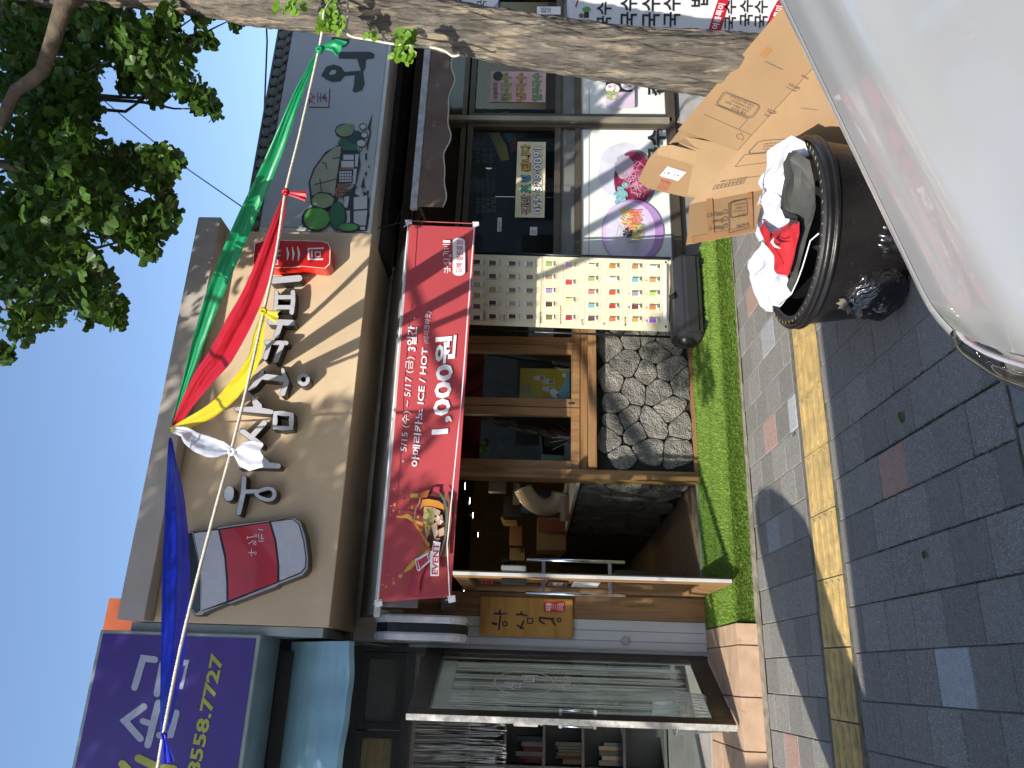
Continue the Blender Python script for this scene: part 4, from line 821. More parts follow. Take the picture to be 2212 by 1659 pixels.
# noodle sign
yN = 5.50
nsn = thing('noodle_sign', 'grey noodle shop sign with a painted cottage and a moulded tile edge', 'sign', (4.5, 5.9, 2.96))
zb_, zt_ = 2.955, 4.03; nx0, nx1 = 3.365, 7.2
MB().box(nx0, nx1, yN, 6.3, zb_, zt_-.13).build('case', M('case_white', (.60, .60, .58), .45), nsn, bevel=.004)
Box('face_trim', M('case_white', (0, 0, 0)), nsn, nx0-.005, nx1, yN-.012, yN-.001, zb_, zb_+.03)
fc = MB().box(nx0+.06, nx1, yN-.006, yN-.001, zb_+.04, zt_-.135).build('face', M('sign_grey', (.40, .42, .44), .5, var=.04, vs=2), nsn)
MB().box(nx0-.02, nx1, yN+.005, 6.3, zt_-.128, zt_).build('tile_backing', M('tile_grey', (.13, .14, .13), .8, var=.1, vs=12, bump=.2, bs=90), nsn)
tg = M('tile_grey', (0, 0, 0))
te = MB().lathe((0, 0, 0), [(0, -.03), (.028, -.03), (.034, -.022), (.045, -.022), (.045, .0)], 14, axis=1); tme = te.mesh('roof_tile', tg, smooth=False)
tc_ = MB(); tc_.prism([(.045*math.cos(a)*1.0, -.015, .02-.05*math.sin(a)) for a in [math.radians(q) for q in range(0, 181, 20)]], (0, .02, 0)); tcm = tc_.mesh('roof_tile', tg)
x = nx0+.02
while x < 6.2:
    for me_, dz, dx_ in ((tme, zt_-.055, 0), (tcm, zt_-.10, .055)):
        o = bpy.data.objects.new('roof_tile', me_); S.collection.objects.link(o); o.parent = nsn; o.location = V((x+dx_, yN-.0, dz))-OW[nsn.name]
    x += .11
MB().tube([(nx0-.02, yN-.01, zt_-.005), (nx1, yN-.01, zt_-.005)], .012, 6).build('ridge', tg, nsn)
p = Print(None, facade(yN-.006), NF, Z2, lift=.003)
G1, G2, G3, G4 = M('paint_green', (.10, .34, .05), .5), M('paint_darkgreen', (.02, .13, .05), .5), M('paint_bluegreen', (.008, .05, .045), .5), M('paint_sage', (.24, .30, .13), .5); TH = M('paint_thatch', (.33, .32, .22), .5); BR = M('paint_brown', (.25, .11, .05), .5); LG = M('paint_lightgrey', (.48, .50, .50), .5)
p.poly([(500, 1010), (420, 1120), (388, 1210), (400, 1330), (420, 1410), (560, 1400), (620, 1230), (700, 1150), (730, 1010), (640, 960), (610, 950)], ink)
p.poly([(430, 1125), (400, 1210), (412, 1300), (560, 1300), (575, 1180), (600, 1020), (605, 970), (560, 980), (500, 1030)], TH)
for q in ([(480, 1080), (500, 1085), (510, 1120)], [(550, 1055), (600, 1045)], [(430, 1225), (480, 1215), (570, 1190)], [(465, 1190), (475, 1270)]): p.stroke(q, 7, ink)
p.rect(612, 710, 1020, 1105, ink, 4); p.rect(620, 700, 1028, 1062, LG); p.rect(606, 690, 1070, 1112, LG); p.rect(600, 690, 1112, 1130, BR); p.rect(590, 680, 1133, 1215, ink)
for a_ in range(5):
    for b_ in range(4): p.rect(594+a_*17, 608+a_*17, 1138+b_*19, 1153+b_*19, LG)
p.rect(580, 672, 1222, 1240, BR); p.ell(615, 1280, 52, 42, BR); p.ring(circ(612, 1282, 30, 26, 14), 6, ink); p.stroke([(585, 1282), (640, 1282)], 5, ink)
p.poly([(600, 920), (640, 910), (700, 970), (720, 990), (700, 1005), (620, 1000), (605, 960), (580, 960)], G2); p.ell(700, 915, 60, 45, G3, 20, wob=.15)
p.ell(630, 872, 66, 48, ink, 20, wob=.12); p.ell(632, 870, 58, 40, G4, 20, wob=.12); p.ell(665, 840, 30, 16, G4, 14, wob=.1)
for (x, y, rx, ry) in ((752, 845, 26, 24), (760, 900, 24, 22), (738, 955, 34, 28), (735, 995, 12, 12)): p.ell(x, y, rx, ry, ink, 16, wob=.08); p.ell(x, y, rx-6, ry-6, LG, 16, wob=.08)
p.stroke([(810, 770), (790, 850), (800, 880), (780, 960), (778, 1000)], [4, 16, 8, 14, 6], ink)
for (x0, y0_, x1, y1_) in ((765, 1020, 778, 1065), (768, 1075, 772, 1080), (785, 1105, 795, 1118), (765, 1145, 778, 1170), (775, 1270, 790, 1290)): p.rect(x0, x1, y0_, y1_, ink, 3)
p.stroke([(758, 1180), (748, 1240), (765, 1245)], [4, 20, 6], ink)
p.poly([(690, 1020), (725, 1010), (735, 1100), (700, 1240), (780, 1290), (795, 1330), (790, 1400), (795, 1430), (775, 1540), (640, 1530), (620, 1300), (690, 1240)], ink)
for q in ([(700, 1030), (722, 1025), (715, 1110), (698, 1110)], [(690, 1125), (710, 1125), (700, 1225), (682, 1225)], [(705, 1255), (740, 1250), (755, 1300), (735, 1308), (700, 1290)], [(628, 1310), (660, 1305), (650, 1380), (625, 1385)], [(690, 1315), (780, 1300), (778, 1390), (690, 1395)], [(640, 1405), (665, 1400), (665, 1480), (640, 1485)], [(690, 1405), (780, 1400), (770, 1500), (730, 1500), (690, 1480)], [(730, 1510), (765, 1508), (765, 1530), (735, 1530)]): p.poly(q, LG)
p.ell(485, 1335, 82, 58, ink, 26, wob=.1); p.ell(485, 1335, 72, 48, G4, 26, wob=.1)
p.ell(440, 1460, 96, 82, ink, 30, wob=.08); p.ell(585, 1440, 62, 95, ink, 26, wob=.06); p.ell(445, 1455, 86, 70, G1, 30, wob=.08); p.ell(582, 1435, 50, 85, G2, 26, wob=.06)
p.ell(660, 1515, 74, 34, ink, 24, wob=.08); p.ell(655, 1512, 62, 24, G1, 24, wob=.08)
p.done(nsn, 'cottage_painting'); p = Print(None, facade(yN-.006), NF, Z2, lift=.003)
dk_ = M('paint_charcoal', (.028, .028, .026), .5)
p.ring([(478, 500), (510, 440), (555, 430), (600, 450), (622, 480), (600, 520), (560, 542), (510, 530)], 42, dk_) if 0 else None
p.poly([(472, 503), (505, 445), (555, 428), (605, 445), (628, 478), (735, 470), (712, 392), (590, 390), (590, 345), (800, 345), (828, 362), (822, 388), (770, 395), (768, 450), (752, 480), (762, 560), (745, 600), (700, 617), (680, 605), (690, 560), (695, 500), (628, 505), (600, 540), (550, 547), (510, 530)], dk_)
p.poly([(523, 492), (545, 465), (572, 468), (570, 488), (545, 500)], M('sign_grey', (0, 0, 0)))
p.ell(600, 270, 60, 46, dk_, 20)
p.done(nsn, 'brush_letter'); p = Print(None, facade(yN-.006), NF, Z2, lift=.003)
rp = M('paint_red', (.22, .02, .025), .5); p.stroke([(390, 588), (400, 588)], 3, rp); p.stroke([(395, 712), (524, 714), (530, 592)], 7, rp)
for q in ([(400, 610), (425, 655)], [(380, 680), (430, 640)], [(395, 622), (395, 690)], [(385, 660), (430, 690)], [(450, 615), (450, 685)], [(450, 650), (465, 650)], [(470, 622), (470, 680)], [(475, 650), (512, 650)], [(480, 650), (505, 620)], [(485, 650), (510, 682)], [(495, 652), (512, 668)], [(492, 648), (505, 640)]): p.stroke(q, 5, rp)
p.done(nsn, 'red_seal_print')
Box('sign_soffit', M('soffit_dark', (.03, .026, .022), .8), nsn, nx0, nx1, yN+.3, 6.35, 2.9, 2.954)
# wires below the signs
for k, pts in enumerate((((3.6, 5.9, 2.9), (3.9, 5.75, 2.72), (4.0, 5.7, 2.6)), ((3.5, 6.0, 2.88), (3.7, 5.8, 2.7), (3.55, 5.7, 2.95)))):
    single('cable', MB().tube([V(a_) for a_ in pts], .006, 6), black, ['black cable drooping under the cottage sign', 'black cable looped between the two shop signs'][k], 'cable')
# pallet boards and block leaning by the noodle shop base
wdg = wood('weathered_wood', (.26, .19, .12), (.12, .09, .06), 3., (.3, 1, 1), .8)
for k, (a_, b_, yy) in enumerate((((1463, 262), (1500, 172), 5.9), ((1492, 262), (1530, 172), 5.7), ((1520, 240), (1560, 170), 5.8))):
    A, B = ony(*a_, yy), ony(*b_, yy); d = (B-A)
    single('plank', MB().obox(A, d*1.6, V((0, .02, 0)), V((-.03, 0, -.10))), wdg, ['weathered plank leaning against the noodle shop sill', 'shorter weathered plank in front of the noodle shop sill', 'low weathered plank beside the tree, nearest the ground'][k], 'plank', loc=A, bevel=.003)
A = ony(1560, 205, 5.6); single('paving_block', MB().box(-.08, .5, 0, .3, -.2, 0), M('block_grey', (.3, .3, .29), .9), 'pale concrete block lying behind the tree trunk', 'block', loc=(A.x, A.y, .27), local=True, bevel=.01)
# ================================================================ left shop
hs = thing('fortune_shop', 'shop front with dark metal frames, pale shelves inside and a tiled step', 'building', (-1.0, 6.3, .2))
sh_w = M('shelf_white', (.17, .17, .165), .5); fd = M('frame_charcoal', (.06, .062, .062), .4, metal=.3, var=.1)
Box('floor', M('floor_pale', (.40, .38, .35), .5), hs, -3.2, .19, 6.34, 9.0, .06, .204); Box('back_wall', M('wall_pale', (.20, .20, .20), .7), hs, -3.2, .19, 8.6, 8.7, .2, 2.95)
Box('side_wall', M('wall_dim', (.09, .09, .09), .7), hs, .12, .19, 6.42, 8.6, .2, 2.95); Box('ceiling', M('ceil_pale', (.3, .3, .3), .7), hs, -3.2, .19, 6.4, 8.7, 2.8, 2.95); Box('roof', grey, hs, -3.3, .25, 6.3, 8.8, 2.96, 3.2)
Box('door_jamb', fd, hs, .125, .188, W0-.01, W0+.1, .2, 2.95); Box('door_jamb', M('jamb_grey', (.34, .34, .34), .4), hs, .165, .189, W0-.05, W0-.011, .2, 2.5)
Box('upper_transom', fd, hs, -3.2, .125, W0-.005, W0+.09, 2.46, 2.53); Box('top_rail', fd, hs, -3.2, .125, W0-.005, W0+.09, 2.86, 2.95)
f = frame('transom_window', hs, fd, -.43, .12, W0-.0, 2.53, 2.86, .05, .08); pane(f, -.38, .07, W0+.03, 2.58, 2.81, M('frosted_pane', (.13, .13, .12), .2))
f = frame('louvre_window', hs, fd, -1.1, -.44, W0-.0, 2.53, 2.86, .05, .08)
for k in range(4): Box('slat', M('slat_brass', (.33, .24, .13), .45), f, -1.05+0, -.49, W0+.03, W0+.05, 2.585+k*.062, 2.64+k*.062, .004)
f = frame('fixed_window', hs, fd, -3.1, -.98, W0-.0, .22, 2.46, .06, .08); pane(f, -3.04, -1.04, W0+.03, .28, 2.4, glassd)
Box('door_jamb', fd, hs, -.97, -.92, W0, W0+.09, .2, 2.46)
# bookcase
bk = thing('bookcase', 'pale bookcase with books against the back wall of the left shop', 'bookcase', (-1.2, 8.4, .2))
bx0, bx1, by = -1.75, .02, 8.25
Box('back_panel', sh_w, bk, bx0, bx1, 8.5, 8.52, .2, 2.35)
for xx in (bx0, -1.3, -.86, -.42, bx1-.03): Box('upright', sh_w, bk, xx, xx+.03, by, 8.5, .2, 2.35)
zs = [.22, .62, 1.02, 1.40, 1.78, 2.15]
for z_ in zs: Box('shelf', sh_w, bk, bx0+.03, bx1-.03, by+.002, 8.498, z_, z_+.028)
bcol = [M('book_%d' % i, tuple(q*.28 for q in c), .6) for i, c in enumerate([(.25, .02, .03), (.05, .05, .06), (.40, .38, .33), (.03, .08, .12), (.20, .14, .08), (.02, .02, .02), (.35, .30, .1)])]
rb = random.Random(3); nb = 0
ordn = ['first', 'second', 'third', 'fourth', 'fifth', 'sixth']; shn = {1: 'lowest', 2: 'lower', 3: 'upper', 4: 'top'}; bayn = ['left', 'middle', 'right']
names_ = ['red', 'black', 'cream', 'dark blue', 'brown', 'jet black', 'ochre']
for xi, (xa, xb) in enumerate(((-1.27, -.88), (-.83, -.44), (-.39, -.03))):
    for zi in (1, 2, 3, 4):
        x = xa+.02
        nn = rb.choice([4, 5, 6])
        for k in range(nn):
            wdt = rb.uniform(.022, .045); h = rb.uniform(.17, .26); ci = rb.randrange(7)
            single('book', MB().box(0, wdt, 0, .17, 0, h), [bcol[ci]], f'{names_[ci]} book, {ordn[k]} from the left, {shn[zi]} shelf, {bayn[xi]} bay of the bookcase', 'book', 'books in the bookcase', loc=(x, 8.27, zs[zi]+.029), local=True); x += wdt+.003; nb += 1
# string curtain in the doorway and in the open door
crt = M('string_silver', (.85, .85, .84), .3, trans=.5)
def strings(parent, P0, P1, zt, zb, n, seed, wd=.0028):
    r = random.Random(seed); mb = MB(); P0, P1 = V(P0), V(P1); d = (P1-P0).normalized(); cl = [r.random() for _ in range(int(n/14)+2)]
    for i in range(n):
        u = r.random(); 
        if r.random() < .75: c = r.choice(cl); u = min(.995, max(.005, c+r.gauss(0, .022)))
        p_ = P0.lerp(P1, u); a = V((p_.x, p_.y, zt)); q = r.gauss(0, .012); b = a+d*q+V((0, 0, zb-zt+r.uniform(0, .1))); m_ = a.lerp(b, .5)+d*r.gauss(0, .004)
        for s_, e_ in ((a, m_), (m_, b)): mb.quad(s_-d*wd/2, s_+d*wd/2, e_+d*wd/2, e_-d*wd/2)
    o = mb.build('string', crt, parent); tag(o, kind='stuff'); return o
cu1 = thing('string_curtain', 'silver string curtain hanging in the doorway of the left shop', 'curtain', (-.5, 6.4, 2.4)); strings(cu1, (-.92, 6.42, 0), (-.16, 6.42, 0), 2.44, 1.72, 260, 1); MB().box(-.92, .1, 6.41, 6.43, 2.43, 2.46).build('rail', alu, cu1)
# open aluminium door of the left shop
hd = thing('aluminium_door', 'open bronze aluminium glass door in front of the tiled step', 'door', (.15, 6.3, .24))
H0, H1 = V((.155, 6.28, 0)), V((-.285, 5.43, 0)); dd = (H1-H0); DL = dd.length; dd.normalize(); dn = V((-dd.y, dd.x, 0)); 
def dbox(u0, u1, z0_, z1_, t0=-.02, t1=.02): return (H0+dd*u0+dn*t0+V((0, 0, z0_)), dd*(u1-u0), dn*(t1-t0), V((0, 0, z1_-z0_)))
dz0, dz1 = .225, 2.36; dfm = M('door_bronze', (.07, .055, .045), .35, metal=.4, var=.1)
mb = MB(); mb.obox(*dbox(0, .075, dz0, dz1)); mb.obox(*dbox(DL-.075, DL, dz0, dz1)); mb.obox(*dbox(.075, DL-.075, dz0, dz0+.13, -.019, .019)); mb.obox(*dbox(.075, DL-.075, dz1-.13, dz1, -.019, .019)); mb.build('door_frame', dfm, hd, bevel=.003)
MB().obox(*dbox(.075, DL-.075, dz0+.13, dz1-.13, .0, .005)).build('pane', glassmat('glass_clear', (.85, .9, .88), .9), hd)
mb = MB(); mb.obox(*dbox(.075, .088, dz0+.13, dz1-.13, -.024, -.0185)); mb.obox(*dbox(DL-.088, DL-.075, dz0+.13, dz1-.13, -.024, -.0185)); mb.obox(*dbox(.088, DL-.088, dz1-.143, dz1-.13, -.024, -.0185)); mb.build('glazing_bead', M('bead_cream', (.5, .48, .42), .5), hd)
MB().obox(*dbox(DL+.001, DL+.006, dz0, dz1, -.022, .022)).build('edge_strip', M('edge_worn', (.50, .48, .44), .4, metal=.5, var=.2, vs=30), hd)
cu2 = strings(hd, H0+dd*.10-dn*.045, H0+dd*(DL-.09)-dn*.045, dz1-.24, .42, 300, 2)
MB().obox(*dbox(.09, DL-.08, dz1-.25, dz1-.14, -.049, -.046)).build('curtain_band', crt, hd)
for s_, nm in ((-1, 'handle'), (1, 'handle')):
    o_ = H0+dd*(DL-.045)+dn*(.055*s_); hb = MB().tube([o_+V((0, 0, 1.12)), o_+V((0, 0, 1.36))], .010, 10).build(nm, steel, hd, smooth=True)
    for zz in (1.12, 1.345): MB().obox(H0+dd*(DL-.055)+dn*(.0205*s_)+V((0, 0, zz)), dd*.02, dn*(.045*s_), V((0, 0, .02))).build('handle_mount', alu, hb)
MB().obox(*dbox(DL-.07, DL-.01, 1.50, 1.66, -.05, -.021)).build('lock', alu, hd, bevel=.004)
MB().lathe(H0+dd*(DL-.04)-dn*.03+V((0, 0, 1.47)), [(.0, .0), (.024, .0), (.024, .02), (0, .02)], 16).build('lock_knob', steel, hd, smooth=True)
for zz in (2.15, 2.02, .38): MB().tube([(.158, 6.272, zz), (.158, 6.272, zz+.09)], .011, 8).build('hinge', alud, hd)
p = Print(None, None, (0, 0, 0), lambda a, b: (a, b)); p.n = -dn if (-dn).y < 0 else dn; p.pr = lambda a, b: H0+dd*(DL-.075-a)+p.n*.004+V((0, 0, b)); et = M('etched_white', (.62, .62, .62), .7)
p.ring(circ(.40, 1.60, .17, .21, 30), .008, et)
p.text('선', (.30, 1.62), (.40, 1.62), (.30, 1.74), et, .02); p.text('녀', (.41, 1.50), (.51, 1.50), (.41, 1.62), et, .02); p.text('철학관', (.30, 1.26), (.52, 1.26), (.30, 1.32), et, .01)
p.done(hd, 'etching')
# wire mesh bin
c = onz(1576, 1590, .24); wb = thing('mesh_bin', 'white wire mesh waste bin behind the open aluminium door', 'bin', (-.22, 5.78, .203))
wbm = M('mesh_white', (.62, .62, .62), .4, metal=.3)
mb = MB()
for k in range(36):
    a = k/36*math.tau
    mb.tube([(-.22+.11*math.cos(a), 5.78+.11*math.sin(a), .21), (-.22+.14*math.cos(a+.25), 5.78+.14*math.sin(a+.25), .56)], .0018, 3, cap=False)
    mb.tube([(-.22+.11*math.cos(a), 5.78+.11*math.sin(a), .21), (-.22+.14*math.cos(a-.25), 5.78+.14*math.sin(a-.25), .56)], .0018, 3, cap=False)
tag(mb.build('wire_mesh', wbm, wb), kind='stuff')
for r_, z_ in ((.111, .208), (.141, .56)): MB().tube([(-.22+r_*math.cos(i/24*math.tau), 5.78+r_*math.sin(i/24*math.tau), z_) for i in range(25)], .005, 6, cap=False).build('rim', wbm, wb, smooth=True)
# plant inside behind the door, vase, dark doorway
pl = thing('potted_plant', 'leafy green potted plant standing inside behind the string curtain', 'plant', (-.15, 7.3, .2)); MB().lathe((-.15, 7.3, .205), [(0, 0), (.13, 0), (.16, .3), (.14, .3)], 20).build('pot', grey, pl, smooth=True)
mb = MB()
for k in range(60):
    a = random.uniform(0, 6.28); e = random.uniform(.3, 1.3); L_ = random.uniform(.2, .55); o_ = V((-.15, 7.3, .6+random.uniform(0, .6))); t_ = V((math.cos(a)*math.cos(e), math.sin(a)*math.cos(e), math.sin(e))); n_ = t_.cross(V((0, 0, 1))).normalized()*.03
    q = o_+t_*L_*.6; mb.quad(o_, q-n_, q+t_*L_*.4-V((0, 0, .08)), q+n_)
mb.tube([(-.15, 7.3, .5), (-.15, 7.3, 1.2)], .012, 5); mb.build('foliage', M('leaf_indoor', (.05, .16, .03), .5, trans=.2), pl)
# light blue awning, purple sign
ba = thing('blue_awning', 'faded light blue awning hanging under the purple sign', 'awning', (-.8, 5.8, 3.0))
bl = M('awning_blue', (.25, .44, .52), .7, var=.06, vs=3, col2=(.13, .20, .22), c2scale=4, c2lo=.66, c2hi=.82, aniso=(1, 1, 6), trans=.15)
def baw(u, v):
    x = .165-3.2*u; fold = .012*math.sin(u*70+v*3)*v+.02*math.sin(u*26)*v; sag = .035*math.sin(min(1, u*4.2)*math.pi)
    return (x, 6.0-.62*v+fold, 3.34-.57*v-sag*v*.6+.0)
MB().grid(baw, 90, 14).build('canvas', bl, ba, smooth=True)
MB().grid(lambda u, v: (lambda q: (q[0], q[1]+.02*v, q[2]-.03*v))(baw(u, 1)), 90, 2).build('hem', bl, ba, smooth=True)
MB().add([(.166, 6.0, 3.34), (.166, 5.38, 2.77), (.166, 6.25, 2.66), (.166, 6.29, 3.3)], [(0, 1, 2, 3)]).build('side_flap', M('flap_greyblue', (.24, .30, .31), .8), ba, solid=.003)
MB().tube([(.16, 5.4, 2.765), (.16, 6.25, 2.70)], .012, 8).build('arm', alud, ba)
yP = 5.5; ps = thing('purple_sign', 'purple shop sign with pale Korean letters and a yellow phone number', 'sign', (-1.3, 5.9, 3.4))
MB().box(-3.4, .19, yP, 5.95, 3.41, 4.53).build('case', M('case_grey', (.30, .36, .37), .5, var=.1), ps, bevel=.004)
MB().box(-3.37, .165, yP-.006, yP-.001, 3.44, 4.505).build('face', M('face_purple', (.058, .028, .235), .4, var=.03, vs=2), ps)
p = Print(None, facade(yP-.006), NF, Z4, lift=.003); lil = M('letter_lilac', (.44, .46, .58), .45, var=.06, vs=30); ylw = M('number_yellow', (.45, .44, .07), .45)
for s_, wd in (([(508, 1135), (452, 1128), (410, 1270)], 32), ([(545, 1158), (518, 1300)], 32), ([(455, 1362), (362, 1430), (438, 1516)], 34), ([(525, 1345), (474, 1548)], 34), ([(450, 1432), (495, 1447)], 30), ([(612, 1392), (585, 1498), (530, 1500)], 32)): p.stroke(s_, wd, lil)
p.ring([(612, 1150), (665, 1150), (640, 1262), (592, 1255)], 34, lil)
p.text('8558.7727', (722, 1700), (843, 1112), (660, 1690), ylw, .03); p.stroke([(430, 1612), (520, 1655), (600, 1665)], 40, ylw); p.stroke([(352, 1640), (400, 1690)], 40, ylw)
p.done(ps, 'lettering')
MB().box(-3.35, .10, 5.95, 6.3, 3.30, 3.40).build('bracket', alud, ps); Box('fascia', M('fascia_dark', (.04, .04, .042), .7), hs, -3.3, .2, 6.2, 6.42, 2.955, 4.0)
MB().box(.19, .25, 5.56, 6.2, 3.0, 4.35).build('gap_panel', M('case_grey', (0, 0, 0)), ps)
A, B = ony(292, 1357, 6.9), ony(236, 1292, 6.9)
single('orange_box', MB().box(-.3, B.x-A.x, 0, .4, -.3, B.z-A.z), M('orange_paint', (.36, .075, .02), .6, var=.15), 'small orange metal box showing above the roofs between two signs', 'box', loc=A, local=True)
# ================================================================ menu sign right of the trunk and small notices
yR = 3.62; rb_ = thing('noodle_menu_sign', 'round topped white noodle menu sign standing right of the tree trunk', 'sign', ony(1690, 20, yR))
A, B = ony(1660, 66, yR), ony(1243, 40, yR); rx0, rx1, rz0, rz1 = A.x-.10, A.x+.75, .12, B.z+.05; cxr = (rx0+rx1)/2
pr_ = [(rx0, yR, rz0), (rx1, yR, rz0)]+[(cxr+(rx1-rx0)/2*math.cos(math.radians(a)), yR, rz1-.16+.16*math.sin(math.radians(a))) for a in range(0, 181, 15)]
MB().prism([V(q) for q in pr_], (0, .12, 0)).build('panel', M('sign_white', (.76, .76, .75), .4, var=.02, coat=.2), rb_, bevel=.004)
rp2 = M('print_crimson', (.48, .01, .03), .5)
p = Print(None, facade(yR), NF, ZK, lift=.003); p.poly([(0, 60), (20, 0), (40, -40), (30, 0), (12, 70)], rp2); p.ell(55, 140, 22, 20, BR, 10); p.ell(100, 85, 36, 22, G1, 14, wob=.2); p.rect(80, 122, 110, 160, ink); p.done(rb_, 'emblem'); p = Print(None, facade(yR), NF, ZK, lift=.003)
for (s_, x0, x1, ya, yb) in (('국수', 190, 320, 260, 20), ('국수', 400, 545, 240, -30), ('국수', 590, 750, 245, -30), ('국수', 780, 930, 240, -30), ('밥', 1020, 1175, 65, -60), ('국수', 1320, 1420, 270, 0), ('국수', 1455, 1570, 235, 0), ('국수', 1585, 1700, 250, 5)): p.text(s_, (x1, ya), (x1+4, yb), (x0, ya), ink, .02); p.done(rb_, 'menu_line'); p = Print(None, facade(yR), NF, ZK, lift=.003)
p.poly([(1180, 270), (1225, 120), (1265, 0), (1355, -20), (1350, 60), (1290, 275)], rp2); p.text('여름특미', (1265, 265), (1330, 40), (1205, 255), wp, .02); p.done(rb_, 'season_badge'); p = Print(None, facade(yR), NF, ZK, lift=.003)
p.poly([(1670, 290), (1730, 120), (1790, 10), (1860, 20), (1830, 180), (1770, 290)], rp2)
p.text('겨울특미', (1775, 270), (1845, 60), (1712, 262), wp, .02)
p.done(rb_, 'season_badge')
for (x0, x1, ya, yb, s_, lb) in ((1160, 1211, 14, 31, '영업중', 'small white open sign showing right of the tree trunk'), (1000, 1075, -40, 26, '국수', 'white and blue noodle notice at the upper right of the trunk')):
    yy = 6.28; t = thing('notice', lb, 'notice', ony(x0, ya, yy)); plate2(t, x0, x1, ya, yb, white, yy); p = Print(None, facade(yy), NF, ID, lift=.003)
    if x0 > 1100: p.text(s_, (x1-12, yb-1), (x0+8, yb-1), (x1-12, yb-14), ink) if 0 else p.text(s_, (x0+30, yb-3), (x0+30, ya+3), (x0+8, yb-3), ink)
    else: p.text(s_, (x0+50, yb-4), (x0+52, yb-50), (x0+30, yb-4), ink); p.ring(circ(x0+35, -8, 45, 36, 24), 2, M('rim_blue', (.02, .1, .35), .5))
    p.done(t)
# ================================================================ ginkgo trees
bark = M('bark', (.118, .102, .082), .95, var=.4, vs=22, col2=(.26, .21, .145), c2scale=19, c2lo=.53, c2hi=.62, aniso=(1, 1, .12), bump=1.0, bs=45, detail=10, bd=.035)
barkd = M('bark_dark', (.10, .075, .05), .95, var=.2, vs=20, bump=.5, bs=60)
leafm = M('ginkgo_leaf', (.058, .122, .016), .42, var=.25, vs=9, trans=.38, spec=.4); leafy = M('ginkgo_leaf_young', (.17, .33, .025), .42, var=.12, vs=9, trans=.42)
def leafgeo():
    pts = [(0, 0, 0)]; 
    for i, (a, r) in enumerate(((-62, .86), (-40, .98), (-18, 1.0), (-3, .84), (4, .82), (20, 1.0), (42, .97), (63, .85))): pts.append((math.sin(math.radians(a))*r, math.cos(math.radians(a))*r, .10*math.cos(i*1.9)-.12*abs(i-3.5)/3.5))
    return np.array(pts), [(0, i, i+1) for i in range(1, 8)]
LP, LF = leafgeo()
def leafmass(name, specs, parent, m):
    n = len(specs); k = len(LP); vs = np.zeros((n*k, 3)); fs = []
    for j, (c, d, nn, s) in enumerate(specs):
        d = d.normalized(); xx = d.cross(nn).normalized(); zz = xx.cross(d)
        Mx = np.array([[xx.x, d.x, zz.x], [xx.y, d.y, zz.y], [xx.z, d.z, zz.z]])*s; vs[j*k:(j+1)*k] = LP@Mx.T+np.array(c)
    off = np.array(OW[parent.name]) if parent else 0; vs -= off
    F0 = np.array(LF); Fa = (F0[None]+np.arange(n)[:, None, None]*k).reshape(-1)
    me = bpy.data.meshes.new(name); me.vertices.add(n*k); me.vertices.foreach_set('co', vs.ravel()); me.loops.add(len(Fa)); me.polygons.add(len(Fa)//3)
    me.loops.foreach_set('vertex_index', Fa); me.polygons.foreach_set('loop_start', np.arange(0, len(Fa), 3)); me.polygons.foreach_set('loop_total', [3]*(len(Fa)//3)); me.materials.append(m); me.update()
    o = bpy.data.objects.new(name, me); S.collection.objects.link(o); o.parent = parent; OW[o.name] = OW[parent.name].copy(); return o
rg = random.Random(21)
def rdir(down=.35):
    v = V((rg.gauss(0, 1), rg.gauss(0, 1), rg.gauss(0, 1)-down)); return v.normalized()
def cluster(c, r, n, s, out, upb=.3):
    for _ in range(n):
        p_ = V((rg.gauss(0, 1), rg.gauss(0, 1), rg.gauss(0, 1))); p_ = c+p_.normalized()*r*(rg.random()**.45); d = rdir(.6); nn = V((rg.gauss(0, .7), rg.gauss(0, .7), 1)); out.append((p_, d, nn, s*rg.uniform(.65, 1.2)))
YT = 3.1
gt = thing('ginkgo_tree', 'street ginkgo with ridged grey trunk and dark leafy crown, tied with white rope', 'tree', (2.98, YT, .02))
edge = [(1798, 232), (1700, 213), (1569, 199), (1406, 182), (1244, 156), (1113, 137), (1000, 114), (918, 96), (830, 84), (684, 66), (581, 53), (512, 44), (444, 32), (335, 14), (230, 4), (140, 8)]
rad = [.180, .165, .158, .148, .143, .140, .139, .137, .134, .130, .124, .120, .11, .10, .09, .08]
path = [ony(X, Y, YT)+V((r_+.014, 0, 0)) for (X, Y), r_ in zip(edge, rad)]; path[0].z = 0.0
path += [path[-1]+V((-.05, .1, .6)), path[-1]+V((-.15, .1, 1.6))]; rad += [.09, .06]
def trunkmesh(path, rad, seg=150, per=36, seed=0, amp=.015):
    mb = MB(); P_ = []
    for i in range(len(path)-1):
        for k in range(per if i < len(path)-3 else 4): t = k/(per if i < len(path)-3 else 4); P_.append((path[i].lerp(path[i+1], t), (rad[i]+(rad[i+1]-rad[i])*t)*.96))
    P_.append((path[-1], rad[-1])); n = len(P_)
    for i, (c, r_) in enumerate(P_):
        for k in range(seg):
            a = k/seg*math.tau; d = V((math.cos(a), math.sin(a), 0)); q = V((d.x*r_*20, d.y*r_*20, c.z*3.4+seed)); warp = noise.noise(q*.5)*1.6
            rid = 1-abs(noise.noise(V((q.x+warp, q.y, q.z))))*2; rid2 = 1-abs(noise.noise(V((q.x*2.2+5, q.y*2.2, q.z*2.5+warp))))*2; f_ = noise.noise(V((q.x*7, q.y*7, c.z*26)))
            mb.v.append(c+d*(r_+amp*(max(-.7, rid*1.0)+rid2*.55+f_*.3)-.017+.010*noise.noise(c*2.0+d)))
    for i in range(n-1):
        for k in range(seg): k2 = (k+1) % seg; mb.f.append((i*seg+k, i*seg+k2, (i+1)*seg+k2, (i+1)*seg+k)); mb.m.append(0)
    return mb
